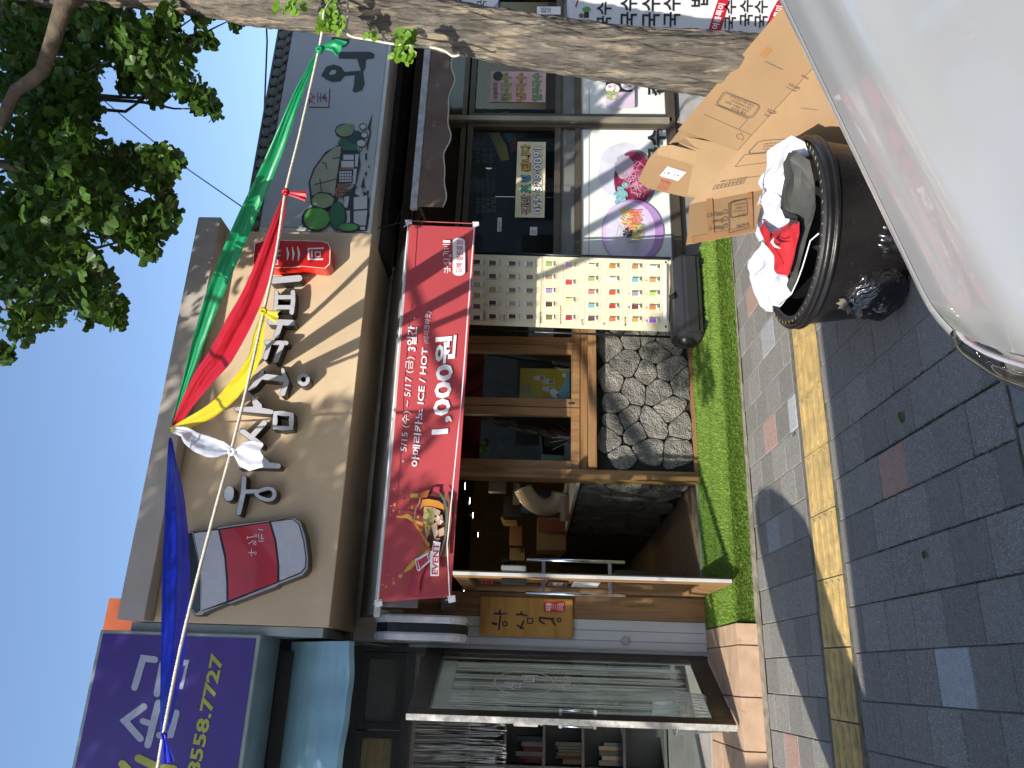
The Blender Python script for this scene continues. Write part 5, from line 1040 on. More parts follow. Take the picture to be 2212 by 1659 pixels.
# smooth the path
sp = []
for i in range(len(path)): a_, b_ = path[max(0, i-1)], path[min(len(path)-1, i+1)]; sp.append(path[i]*.6+(a_+b_)*.2)
sp[0] = path[0]
trunkmesh(sp, rad).build('trunk', bark, gt, smooth=True)
kn = ony(*Z1(1700, 60), YT-.13); MB().lathe(V((0, 0, 0)), [(.0, .0), (.02, .004), (.03, .014), (.042, .004), (.05, -.01)], 20, axis=1).build('knot', bark, gt, smooth=True).location = kn-OW[gt.name]+V((0, -.02, 0))
for k_ in range(0): pass
def limb(pts, r_, name='branch', m=barkd, parent=None): return MB().tube(pts, r_, 12).build(name, m, parent or gt, smooth=True)
limb([at(165, -10, 3.9), at(137, 10, 3.9), at(115, 85, 3.95), at(92, 154, 4.0), at(60, 180, 4.0), at(34, 196, 4.05), at(15, 235, 4.05), at(0, 270, 4.1), at(-60, 340, 4.2)], [.046, .043, .038, .036, .034, .032, .030, .028, .022])
limb([at(0, 355, 4.2), at(22, 362, 4.2), at(38, 370, 4.2), at(60, 340, 4.25)], [.02, .02, .012, .006])
blobs = [(30, 60, 80), (120, 40, 85), (200, 30, 60), (220, 70, 45), (270, 110, 55), (300, 95, 60), (300, 155, 38), (340, 120, 45), (370, 160, 45), (330, 190, 34), (400, 190, 34), (430, 215, 30), (450, 235, 20), (280, 175, 30), (400, 100, 30), (350, 60, 32), (440, 90, 14), (250, 30, 35), (430, 30, 16), (375, 30, 20), (500, 42, 8),
         (60, 150, 95), (100, 240, 90), (60, 330, 95), (160, 300, 70), (170, 350, 60), (230, 370, 60), (280, 360, 50), (320, 355, 45), (355, 350, 34), (375, 345, 20), (120, 430, 100), (200, 450, 75), (260, 480, 60), (305, 500, 45), (335, 465, 40), (360, 470, 24), (320, 540, 26), (290, 520, 30), (345, 400, 22), (365, 430, 14),
         (40, 480, 90), (30, 560, 80), (110, 550, 65), (170, 560, 50), (200, 600, 44), (230, 670, 30), (190, 660, 40), (150, 630, 50), (60, 640, 60), (100, 680, 32), (50, 700, 26), (30, 720, 20), (8, 770, 18), (255, 690, 14), (240, 640, 20), (180, 130, 45), (150, 190, 50), (190, 240, 20), (160, 200, 45)]
specs = []; front = []
for (X, Y, r_) in blobs:
    for lay in range(3 if r_ > 26 else 2):
        t_ = (4.3, 4.8, 5.4)[lay]+rg.uniform(-.25, .25); rr = r_*t_/1661*.98; c = at(X+rg.uniform(-6, 6), Y+rg.uniform(-6, 6), t_)
        n_ = int((18 if lay == 0 else 26)*(rr/.15)**1.7)+6
        cluster(c, rr*.95, int(n_*1.9), .058, specs if lay else front)
rg.shuffle(front); ind = front[:300]; specs += front[300:]
# the crown above and beyond the frame
for _ in range(60):
    c = V((3.2+rg.gauss(0, 1.25), 3.6+rg.gauss(0, 1.1), 5.6+abs(rg.gauss(0, .9)))); 
    d_ = c-CAM; z_ = d_.dot(fw); X_ = 1106-d_.dot(up)/z_*F
    if X_ < -60: cluster(c, .55, 110, .066, specs)
for (X, Y, r_) in blobs:  # unseen leaf clumps added sunward to shade the visible crown
    if r_ < 22: continue
    for q in range(2):
        c = at(X, Y, 4.6)-sdir*rg.uniform(2.2, 4.5); z_ = (c-CAM).dot(fw); X_ = 1106-(c-CAM).dot(up)/max(z_, .05)*F
        if z_ < .2 or X_ < -120: cluster(c, r_*4.4/1661+.05, int(60*(r_/60)**2)+10, .07, specs)
cr = leafmass('crown', specs, gt, leafm); tag(cr, kind='stuff')
me_l = bpy.data.meshes.new('leaf'); me_l.from_pydata([tuple(q) for q in LP], [], LF); me_l.materials.append(leafm); me_l.update()
for (c, d, nn, s) in ind:
    d = d.normalized(); xx = d.cross(nn).normalized(); zz = xx.cross(d); o = bpy.data.objects.new('leaf', me_l); S.collection.objects.link(o); o.parent = gt
    o.matrix_local = Matrix.Translation(c-OW[gt.name]) @ Matrix((xx, d, zz)).transposed().to_4x4() @ Matrix.Scale(s, 4)
for (X, Y, r_) in blobs[::2]:
    if r_ < 60:
        a = at(X, Y, 4.8); b = a+V((rg.uniform(0, .3), rg.uniform(0, .4), .5)); limb([a, a.lerp(b, .5)+V((0, .03, .02)), b, b+V((.2, .2, .5))], [.003, .006, .01, .014], 'twig')
# young sprouts on the trunk
sprt = []
for (X, Y, r_, n_) in ((715, 48, .055, 20), (700, 20, .04, 8), (872, 78, .03, 10), (865, 95, .03, 6), (855, 128, .02, 4), (877, 122, .015, 4), (800, 82, .012, 3), (620, 8, .05, 7), (655, 12, .04, 5)):
    c = ony(X, Y, 2.86)
    for _ in range(n_):
        p_ = c+V((rg.uniform(-1, 1)*r_, rg.uniform(-.03, .02), rg.uniform(-1, 1)*r_)); d = V((rg.gauss(-.2, .6), rg.gauss(-.2, .3), rg.gauss(-.3, .7))); sprt.append((p_, d, V((rg.gauss(-.5, .3), -1, rg.gauss(.5, .3))), .045*rg.uniform(.6, 1.15)))
leafmass('sprout_leaves', sprt, gt, leafy)
# second ginkgo, further left along the kerb (its shade falls on the fronts)
g2 = thing('ginkgo_tree', 'second street ginkgo left of the picture whose shade falls on the signs', 'tree', (-3.6, 2.75, .02))
p2 = [V((-3.6, 2.75, 0)), V((-3.55, 2.75, 1.5)), V((-3.6, 2.8, 3)), V((-3.5, 2.8, 5)), V((-3.4, 2.8, 7.5))]
MB().tube(p2, [.23, .2, .18, .12, .04], 20).build('trunk', bark, g2, smooth=True)
def onfac(x, z, t): return V((x, 5.47, z))-sdir*t
sp2 = []
shade = [(-.9, 4.2, .5), (-.5, 3.5, .55), (0, 4.2, .5), (.0, 3.4, .45), (.6, 4.1, .5), (.5, 3.4, .5), (1.1, 4.1, .42), (1.05, 3.5, .45), (1.2, 3.05, .4), (1.6, 4.25, .3), (1.5, 3.2, .28), (.2, 2.7, .5), (.8, 2.7, .4), (-.6, 2.7, .5), (2.3, 4.35, .25), (2.9, 4.4, .22), (3.9, 3.7, .5), (4.6, 3.8, .55), (5.2, 3.6, .5), (4.3, 3.3, .35), (5.0, 3.1, .35), (5.8, 3.4, .5), (4.0, 4.1, .4), (5.4, 4.1, .4), (-1.2, 3.8, .5), (.1, 1.6, .35), (.3, 2.1, .3), (1.7, 2.45, .14), (1.95, 1.0, .3), (2.2, .9, .15), (1.9, .6, .25), (2.3, .75, .1)]
for (x, z, r_) in shade:
    for k in range(2):
        c = onfac(x+rg.uniform(-.1, .1), z, rg.uniform(5.2, 7.0)); z0_ = (c-CAM).dot(fw)
        if z0_ > .3:
            q = c-CAM; X_ = 1106-q.dot(up)/z0_*F; Y_ = 829.5-q.dot(rt)/z0_*F
            if -80 < X_ < 2290 and -90 < Y_ < 1750: continue
        cluster(c, r_, int(330*(r_/.5)**2), .065, sp2)
tag(leafmass('crown', sp2, g2, leafm), kind='stuff')
for k in range(7):
    (x, z, r_) = shade[k*3]; b = onfac(x, z, 6.2); 
    q = b-CAM; z0_ = q.dot(fw)
    if z0_ > .3 and -80 < 829.5-q.dot(rt)/z0_*F < 1750 and -80 < 1106-q.dot(up)/z0_*F < 2290: continue
    MB().tube([p2[2+k % 2], p2[2+k % 2].lerp(b, .5)+V((0, 0, .3)), b], [.05, .035, .012], 8).build('branch', barkd, g2, smooth=True)
# ================================================================ rope and ribbons
YR_ = 2.87
rope_px = [(700, -40), (703, 20), (697, 60), (690, 102), (668, 200), (645, 300), (617, 415), (598, 540), (571, 668), (535, 830), (500, 972), (468, 1090), (430, 1235), (390, 1400), (352, 1592), (338, 1680)]
rp_ = [ony(X, Y, YR_ if Y > 80 else 2.84) for X, Y in rope_px]; rp_[0] = V((3.25, 3.0, rp_[1].z)); rp_.insert(0, V((3.22, 3.15, rp_[1].z)))
rp_.append(rp_[-1]+(rp_[-1]-rp_[-2])*.8); rp_.append(rp_[-1]+(rp_[-1]-rp_[-2])*4+V((0, 0, .15))); rp_.append(V((-3.5, rp_[-1].y, rp_[-1].z+.2)))
def catmull(P_, k=6):
    o = []
    for i in range(len(P_)-1):
        a, b, c, d = P_[max(0, i-1)], P_[i], P_[i+1], P_[min(len(P_)-1, i+2)]
        for j in range(k): t = j/k; o.append(.5*((2*b)+(c-a)*t+(2*a-5*b+4*c-d)*t*t+(3*b-a-3*c+d)*t**3))
    o.append(P_[-1]); return o
ropem = M('rope_white', (.60, .56, .47), .8, var=.12, vs=40)
def rope(name, P_, r_, label, loc=None):
    P_ = catmull(P_, 10); root = thing(name, label, 'rope', tuple(P_[len(P_)//2])); L_ = 0; D = [0]
    for a, b in zip(P_, P_[1:]): L_ += (b-a).length; D.append(L_)
    for s_ in range(3):
        Q = []; n = int(L_/.006); j = 0
        for i in range(min(n, 1100)+1):
            d = L_*i/min(n, 1100)
            while j < len(D)-2 and D[j+1] < d: j += 1
            t = (d-D[j])/max(1e-6, D[j+1]-D[j]); c = P_[j].lerp(P_[j+1], t); tg_ = (P_[j+1]-P_[j]).normalized(); a_ = tg_.cross(V((0, 0, 1))).normalized(); b_ = tg_.cross(a_); ph = d/.030*math.tau+s_*math.tau/3
            Q.append(c+(a_*math.cos(ph)+b_*math.sin(ph))*r_*.5)
        MB().tube(Q, r_*.62, 5, cap=False).build('strand', ropem, root, smooth=True)
    return root
rope('rope', rp_, .0065, 'white twisted rope strung across the street front carrying the five ribbons')
rope('rope', [ony(X, Y, 2.9) for X, Y in ((748, -30), (752, 30), (748, 66), (760, 79), (800, 86), (850, 95), (900, 99), (935, 103), (960, 110), (978, 121), (992, 119))], .006, 'loose white rope end hanging down the left edge of the tree trunk')
PW = ony(371, 926, 5.33)
def ribbon(name, label, col, pts, wds, yA, yB_, knot, tail, folds=5, seed=0):
    """pts run from the knot (depth yA) to the meeting point (depth yB_)"""
    m = M('ribbon_'+name, col, .42, var=.05, vs=3, trans=.28, aniso=(1, 1, 1)); r = random.Random(seed)
    n = len(pts); P3 = [ony(X, Y, yA+(yB_-yA)*(i/(n-1))) for i, (X, Y) in enumerate(pts)]; C = catmull(P3, 10); ds = [(c-CAM).dot(fw) for c in C]
    W = []; 
    for i in range(len(C)): t = i/10; j = min(n-2, int(t)); W.append((wds[j]+(wds[j+1]-wds[j])*(t-j))*ds[i]/F)
    root = thing(name+'_ribbon', label, 'ribbon', tuple(P3[0])); mb = MB(); nv = 26; ph = [r.uniform(0, 6) for _ in range(4)]
    for i, c in enumerate(C):
        tg_ = (C[min(i+1, len(C)-1)]-C[max(0, i-1)]).normalized(); v_ = (c-CAM).normalized(); s_ = tg_.cross(v_).normalized(); nrm = s_.cross(tg_).normalized(); t = i/len(C)
        for k in range(nv+1):
            u = k/nv-.5; pin = 1-.55*min(1, W[i]/.10)
            uu = u+.05*math.sin(t*5+ph[3]); g_ = max(0, 1-W[i]/.075); f_ = math.sin(uu*folds*2.2+ph[0]+t*2.0)*.30+math.sin(uu*folds*6+ph[1])*(.05+.35*g_)+math.sin(uu*2.0+ph[2]+t*3)*.55+.16*noise.noise(c*5+V((uu*4, seed, 0)))
            mb.v.append(c+s_*W[i]*(u+.008*math.sin(t*17+u*5))+nrm*(f_*W[i]*(.14+.22*pin))+nrm*.003*noise.noise(c*18+V((u*7, 0, 0))))
    for i in range(len(C)-1):
        for k in range(nv): a = i*(nv+1)+k; mb.f.append((a, a+1, a+nv+2, a+nv+1)); mb.m.append(0)
    mb.build('band', m, root, smooth=True)
    kc = ony(*knot[:2], yA-.01); kr = knot[2]*(kc-CAM).dot(fw)/F
    kb_ = MB()
    for q in range(3):
        ax_ = V((r.gauss(0, 1), r.gauss(0, .5), r.gauss(0, 1))).normalized(); bx_ = ax_.cross(V((.3, 1, .2))).normalized()
        kb_.tube([kc+(ax_*math.cos(a)+bx_*math.sin(a))*kr*.62 for a in [i/14*math.tau for i in range(15)]], kr*.5, 7, cap=False)
    kb_.build('knot', m, root, smooth=True)
    tc = [ony(X, Y, yA-.01) for X, Y, _ in tail]; tw = [w_*(kc-CAM).dot(fw)/F for _, _, w_ in tail]; mb = MB()
    for i, c in enumerate(tc):
        tg_ = (tc[min(i+1, len(tc)-1)]-tc[max(0, i-1)]).normalized(); s_ = tg_.cross(fw).normalized()
        for k in range(17): u = k/16-.5; mb.v.append(c+s_*tw[i]*u+fw*(.10*tw[i]*math.sin(u*11+i*1.3)+.004*noise.noise(c*60+V((u*20, 0, 0))))+tg_*(.05*tw[i]*math.sin(u*13+2) if i == len(tc)-1 else 0))
    for i in range(len(tc)-1):
        for k in range(16): a = i*17+k; mb.f.append((a, a+1, a+18, a+17)); mb.m.append(0)
    mb.build('tail', m, root, smooth=True); return root
ribbon('green', 'long green ribbon running from beside the trunk to the cafe sign top', (.008, .30, .11), [(690, 105), (662, 165), (640, 212), (592, 335), (535, 465), (498, 550), (462, 640), (425, 750), (397, 840), (372, 922)], [5, 14, 19, 29, 36, 38, 34, 23, 14, 5], YR_, 5.30, (690, 107, 8), [(693, 104, 8), (706, 100, 16), (722, 97, 30), (737, 106, 40)], 3, 1)
ribbon('red', 'crumpled red ribbon below the green one, tied to the rope', (.42, .006, .018), [(617, 418), (603, 470), (580, 545), (545, 640), (515, 700), (478, 765), (440, 815), (405, 870), (374, 926)], [6, 22, 34, 44, 52, 52, 42, 27, 10], YR_, 5.31, (617, 415, 8), [(620, 417, 8), (640, 420, 15), (661, 424, 24)], 4, 2)
ribbon('yellow', 'bright yellow ribbon between the red ribbon and the white knot', (.66, .55, .012), [(571, 670), (561, 720), (548, 775), (528, 812), (505, 842), (480, 868), (452, 890), (415, 910), (371, 930)], [6, 22, 26, 30, 34, 30, 28, 24, 14], YR_, 5.32, (569, 672, 8), [(572, 674, 8), (585, 680, 20), (600, 684, 30)], 3, 3)
ribbon('white', 'short white ribbon knotted round the rope in front of the letters', (.78, .78, .84), [(500, 974), (480, 971), (460, 968), (437, 960), (415, 948), (398, 934), (373, 929)], [10, 34, 42, 42, 34, 22, 12], YR_, 5.33, (501, 975, 9), [(505, 978, 12), (520, 981, 52), (540, 985, 64), (566, 983, 50)], 3, 4)
ribbon('blue', 'wide deep blue ribbon hanging left of the paper cup sign', (.008, .022, .50), [(353, 1590), (358, 1560), (366, 1500), (374, 1410), (378, 1320), (380, 1230), (380, 1140), (376, 1060), (371, 1000), (368, 945)], [8, 22, 36, 48, 54, 56, 48, 36, 20, 5], YR_, 5.32, (354, 1590, 7), [(355, 1596, 8), (358, 1620, 20), (362, 1648, 28)], 3, 5)
MB().tube([PW, PW+V((0, .1, .03)), PW+V((0, .5, -.1))], .004, 6).build('tie_cord', ropem, [o for o in S.objects if o.name.startswith('white_ribbon')][0])
# overhead cables
for pts, lb in ((((137, 145, 11), (395, 358, 9.6), (535, 455, 8.2)), 'thin overhead cable slanting from the tree crown to the cottage sign'), (((575, 40, 7.2), (577, 90, 7.2), (571, 240, 7.2)), 'short black service cable beside the trunk above the tiled sign')):
    single('cable', MB().tube([at(*q) for q in pts], .008, 6), black, lb, 'cable')
# ================================================================ cardboard boxes
card = M('cardboard', (.30, .185, .088), .75, var=.06, vs=3, bump=.12, bs=30, aniso=(1, 1, 1)); cardi = M('cardboard_inside', (.37, .24, .12), .8, var=.05, vs=5); tape = M('parcel_tape', (.33, .16, .045), .25, var=.1, coat=.5); cink = M('box_ink', (.06, .045, .03), .7)
R1, A1, B1, D1 = at(1489, 441, 3.85), at(1745, 160, 3.50), at(1655, 412, 3.72), at(1379, 397, 4.02)
ea, eb, ed = (A1-R1), (B1-R1), (D1-R1); ea = ea*1.45; depth_v = eb+ed
bigbox = thing('cardboard_box', 'long brown cardboard box leaning behind the black tub with its end flaps open', 'box', tuple(R1+ea))
def slab(name, o, a, b, m, parent, th=.006):
    n = a.cross(b).normalized()*th
    return MB().obox(o, a, b, n).build(name, m, parent)
ed2 = at(1505, 235, 3.9)-(R1+ea*.42)
slab('top_panel', R1+ea*.30, ea*.70, ed2, card, bigbox); slab('side_panel', R1, ea, eb*1.6, card, bigbox)
slab('back_panel', R1+ed2+ea*.3, ea*.7, eb*1.2+V((.0, .22, 0)), card, bigbox); slab('bottom_panel', R1+eb*1.6, ea, V((.05, .25, .0)), cardi, bigbox); slab('inner_panel', R1+ea*.04+V((.01, .02, -.01)), ea*.28, ed2*.9+V((0, .06, 0)), cardi, bigbox)
# end flap carrying the tick boxes
Fl = [at(1489, 441, 3.85), at(1484, 527, 3.72), at(1632, 500, 3.6), at(1650, 410, 3.72)]
MB().add(Fl, [(0, 1, 2, 3)]).build('end_flap', card, bigbox, solid=.005)
fl2 = [at(1493, 436, 3.87), at(1482, 530, 3.77), at(1484, 527, 3.722), at(1489, 441, 3.85)]; MB().add(fl2, [(0, 1, 2, 3)]).build('flap_edge', cardi, bigbox, solid=.004)
def planeproj(P0, P1, P2):
    n = (P1-P0).cross(P2-P0).normalized(); 
    if n.dot(CAM-P0) < 0: n = -n
    return (lambda X, Y: (lambda d: CAM+d*((P0-CAM).dot(n)/d.dot(n)))(ray(X, Y))), n
def printer(P0, P1, P2, zf, lift=.0065):
    pr, n = planeproj(P0, P1, P2); return Print(None, pr, n, zf, lift=lift)
q = printer(Fl[0], Fl[1], Fl[2], zm(2400, 0, 1.0053), .006)
q.poly([(428, 803), (453, 800), (462, 965), (436, 972)], tape); q.poly([(368, 955), (610, 912), (610, 925), (375, 985)], tape); q.poly([(592, 780), (612, 776), (618, 925), (598, 930)], tape)
for s_, y in (('Natural', 918), ('Brown', 890), ('WALNUT', 862)):
    L_ = {'Natural': 52, 'Brown': 42, 'WALNUT': 64}[s_]; q.text(s_, (492, y-8), (492-L_, y-2), (494, y+10), cink) 
    q.stroke([(496, y-12), (510, y-14), (511, y+1), (497, y+3), (496, y-12)], 1.6, cink)
q.stroke([(500, y+52), (494, y+58), (512, y+40)], 2, cink)
q.stroke([(518, 822), (520, 940), (605, 918)], 2.5, cink); q.stroke([(518, 822), (608, 800)], 2.5, cink)
q.stroke([(530, 815), (585, 805), (592, 812), (594, 862), (588, 870), (530, 880), (524, 872), (524, 822), (530, 815)], 2.5, cink)
for k, s_ in enumerate(('안전한 배송 부탁드립니다', '모두가 피해자입니다', '소비자 / 택배사 / 공급사', '상품 파손은')): q.text(s_, (584, 818+k*14), (584-[48, 42, 50, 34][k], 825+k*14), (586, 827+k*14), cink)
q.text('칼 사용 주의', (600, 898), (548, 908), (602, 912), cink, .01)
q.done(bigbox, 'flap_print')
# top panel print
q = printer(R1+ea*.3, R1+ea, R1+ed2+ea*.5, ZQ)
def rr(pts, w_, m): q.stroke(pts+[pts[0]], w_, m)
fr = [(985, 470), (1345, 610), (1362, 640), (1290, 745), (1240, 757), (900, 615), (882, 590), (950, 485)]; rr(fr, 8, cink); c_ = (1122, 613); rr([(c_[0]+(x-c_[0])*.93, c_[1]+(y-c_[1])*.88) for x, y in fr], 5, cink)
for k, (s_, L_) in enumerate((('안전한 배송 부탁드립니다.', 270), ('모두가 피해자입니다.', 225), ('소비자 / 택배사 / 공급사', 260), ('상품 파손은', 165))):
    x0, y0_ = 1310-k*28, 612+k*30; q.text(s_, (x0-10, y0_), (x0-10-L_, y0_-L_*.42), (x0-22, y0_+26), cink, .01)
q.stroke([(860, 608), (1230, 770), (1125, 885)], 5, cink); q.stroke([(740, 715), (1265, 945)], 5, cink)
q.text('www.artway.kr', (1625, 215), (1425, 118), (1612, 240), cink); q.text('s/ctn', (1795, 425), (1690, 370), (1780, 460), cink); q.stroke([(1648, 412), (1756, 468)], 5, cink); q.text('C21', (1540, 690), (1460, 655), (1525, 722), cink, .01); q.stroke([(1440, 680), (1490, 712)], 5, cink); q.text('(H', (1470, 725), (1425, 700), (1458, 756), cink); q.text('0kgs', (1900, 315), (1825, 275), (1888, 340), cink)
q.poly([(1440, -30), (1500, 10), (1420, 90), (1350, 60)], tape)
q.stroke([(1105, 945), (1125, 945), (1150, 925), (1180, 965), (1175, 1005), (1110, 980), (1105, 945)], 4, cink); q.text('올다꾸미', (1170, 992), (1080, 945), (1160, 1008), cink, .01) if 0 else None
q.done(bigbox, 'top_print')
q = printer(R1, A1, B1, ZQ)
q.text('www.artway.kr', (1990, 655), (1800, 632), (1985, 672), cink); fr = [(1400, 1000), (1640, 985), (1600, 1120), (1240, 1145), (1230, 1125), (1330, 1020)]; rr(fr, 7, cink)
for k, (s_, L_) in enumerate((('안전한 배송 부탁드립니다.', 210), ('모두가 피해자입니다.', 190), ('소비자 / 택배사', 170), ('상품 파손은', 130))): x0, y0_ = 1600-k*22, 1010+k*30; q.text(s_, (x0, y0_), (x0-L_, y0_+L_*.10), (x0-8, y0_+20), cink)
q.stroke([(1420, 1140), (1180, 1160), (1078, 1290), (1420, 1245)], 5, cink)
q.text('HANDLE WITH CARE', (1220, 1400), (925, 1445), (1208, 1418), cink, .01); q.stroke([(1215, 1410), (1420, 1385)], 4, cink)
for k in range(4):
    x0, y0_ = 840+k*85, 1500-k*17; q.stroke([(x0+20, y0_-5), (x0+100, y0_-22), (x0+70, y0_+28), (x0-12, y0_+42), (x0+20, y0_-5)], 4, cink); q.stroke([(x0+25, y0_+20), (x0+50, y0_+5), (x0+72, y0_)], 7, cink); q.stroke([(x0+45, y0_-2), (x0+40, y0_+28)], 5, cink)
q.done(bigbox, 'side_print')
# smaller box with the white label
lb_ = thing('cardboard_box', 'flattened cardboard box with white label and red handling marks', 'box', tuple(at(1450, 360, 3.95)))
Lq = [at(*ZQ(5, 1440), 4.02), at(*ZQ(100, 1520), 4.0), at(*ZQ(660, 1650), 3.87), at(*ZQ(1010, 1230), 3.84), at(*ZQ(880, 1180), 3.86), at(*ZQ(600, 1105), 3.93), at(*ZQ(280, 1058), 4.0), at(*ZQ(225, 1090), 4.02)]
pl_, nl_ = planeproj(Lq[0], Lq[2], Lq[5]); Lp = [pl_(*ZQ(*a_)) for a_ in ((5, 1440), (100, 1522), (690, 1655), (1015, 1228), (860, 1180), (600, 1108), (285, 1058), (225, 1090), (130, 1190))]
MB().prism(Lp, -nl_*.012).build('panel', card, lb_)
q = Print(None, pl_, nl_, ZQ, lift=.001)
q.poly([(225, 1092), (285, 1060), (385, 1050), (335, 1190), (215, 1160)], cardi); q.poly([(385, 1052), (600, 1108), (860, 1182), (1012, 1230), (885, 1350), (340, 1190)], cardi); q.stroke([(340, 1190), (80, 1500)], 4, M('crease', (.30, .18, .07), .8)); q.stroke([(340, 1192), (885, 1352)], 4, M('crease', (0, 0, 0))); q.stroke([(885, 1352), (655, 1640)], 3, M('crease', (0, 0, 0)))
q.poly([(335, 1288), (538, 1355), (445, 1452), (248, 1392)], wp); q.stroke([(290, 1335), (488, 1400)], 3, ink); q.stroke([(318, 1308), (512, 1372)], 2, ink)
q.text('일차미들캔', (462, 1412), (285, 1360), (445, 1432), ink, .03) if 0 else q.text('일차미들캔', (470, 1385), (300, 1345), (452, 1408), ink, .02)
q.text('24.12.14까지', (512, 1352), (330, 1305), (500, 1366), ink); q.text('1BOX(24개입)', (525, 1338), (350, 1292), (518, 1350), ink); q.text('[지정농]', (435, 1440), (345, 1412), (425, 1450), ink)
rdk = M('box_red', (.50, .05, .03), .7)
for a_ in range(2):
    for b_ in range(2): x0, y0_ = 268-b_*30+a_*58, 1448+b_*50+a_*16; q.stroke([(x0, y0_), (x0+44, y0_+12), (x0+20, y0_+48), (x0-26, y0_+36), (x0, y0_)], 3, rdk); q.stroke([(x0+2, y0_+14), (x0+16, y0_+32)], 8, rdk)
q.text('취급주의', (372, 1465), (265, 1432), (362, 1482), rdk, .02)
q.done(lb_, 'label_print')
# open box between, with torn flaps
ob = thing('cardboard_box', 'torn open cardboard box with taped flaps between the label box and the long box', 'box', tuple(at(1560, 300, 3.9)))
def polyq(name, pts, m, d=3.9, par=ob, th=.006, dd=None):
    P_ = [at(*ZQ(x, y), d if dd is None else dd[i]) for i, (x, y) in enumerate(pts)]; n_ = (P_[1]-P_[0]).cross(P_[2]-P_[0]).normalized()
    return MB().prism(P_, (n_ if n_.dot(P_[0]-CAM) > 0 else -n_)*th).build(name, m, par)
polyq('side_panel', [(440, 1012), (600, 815), (760, 890), (1160, 1050), (1020, 1210), (740, 1120)], cardi, dd=[4.0, 4.02, 3.98, 3.84, 3.80, 3.88])
polyq('flap', [(632, 682), (812, 745), (800, 885), (612, 812)], card, dd=[4.0, 3.95, 3.92, 3.97]); polyq('outer_panel', [(770, 745), (815, 760), (1265, 945), (1160, 1052), (800, 890)], card, dd=[3.94, 3.93, 3.78, 3.80, 3.90])
polyq('back_flap', [(632, 684), (560, 770), (350, 1030), (440, 1012), (610, 812)], cardi, dd=[4.05, 4.08, 4.1, 4.05, 4.02]); polyq('lower_flap', [(345, 1045), (440, 1015), (740, 1125), (1015, 1225), (1000, 1235), (620, 1115), (390, 1055)], M('cardboard_shadow_side', (.10, .06, .03), .8), dd=[4.08, 4.05, 3.95, 3.85, 3.86, 3.97, 4.05])  # thin strip between the boxes, the slit's shade put into its colour
q = printer(at(*ZQ(440, 1012), 4.0), at(*ZQ(1160, 1050), 3.84), at(*ZQ(600, 815), 4.02), ZQ, .004); q.poly([(660, 1010), (888, 1085), (850, 1145), (625, 1055)], tape); q.stroke([(640, 1040), (690, 960), (790, 890)], 5, M('crease', (0, 0, 0))); q.stroke([(610, 815), (790, 905), (940, 985), (1160, 1052)], 4, M('crease', (0, 0, 0))); q.done(ob, 'tape')
# ================================================================ black tub with banner cloth
TC = V((1.905, 3.06, 0)); RZ, RR = .40, .425
tub = thing('black_tub', 'large round black rubber tub holding crumpled banner cloth', 'tub', (TC.x, TC.y, .015))
rub = M('rubber_black', (.010, .009, .009), .38, var=.25, vs=6, bump=.12, bs=40, speck=(.10, .09, .08), speck_s=120, speck_t=.74)
MB().lathe(TC, [(0, .02), (RR*.84, .02), (RR*.86, .03), (RR*.965, RZ-.05), (RR*.965, RZ-.045)], 72).build('body', rub, tub, smooth=True)
MB().lathe(TC, [(RR*.965, RZ-.05), (RR*1.0, RZ-.047), (RR*1.012, RZ-.04), (RR*1.0, RZ-.028), (RR*.985, RZ-.026), (RR*1.005, RZ-.018), (RR*1.012, RZ-.006), (RR*.995, RZ+.004), (RR*.96, RZ+.004), (RR*.945, RZ-.01), (RR*.94, RZ-.1)], 96).build('rim', rub, tub, smooth=True)
zipm = M('zip_black', (.015, .015, .016), .6)
MB().lathe(TC, [(RR*.94, RZ-.02), (RR*.935, RZ+.012), (RR*.90, RZ+.018), (RR*.87, RZ+.0)], 96).build('zip_band', zipm, tub, smooth=True)
thm = M('thread_yellow', (.45, .35, .12), .7); mb = MB()
for k in range(56):
    a = k/56*math.tau; c = TC+V((RR*.925*math.cos(a), RR*.925*math.sin(a), RZ+.0165)); t_ = V((-math.sin(a), math.cos(a), 0)); r_ = V((math.cos(a), math.sin(a), 0)); mb.obox(c, (t_*.35+r_).normalized()*.014, (r_*.35-t_).normalized()*.0022, V((0, 0, .0015)))
tag(mb.build('stitches', thm, tub), kind='stuff')
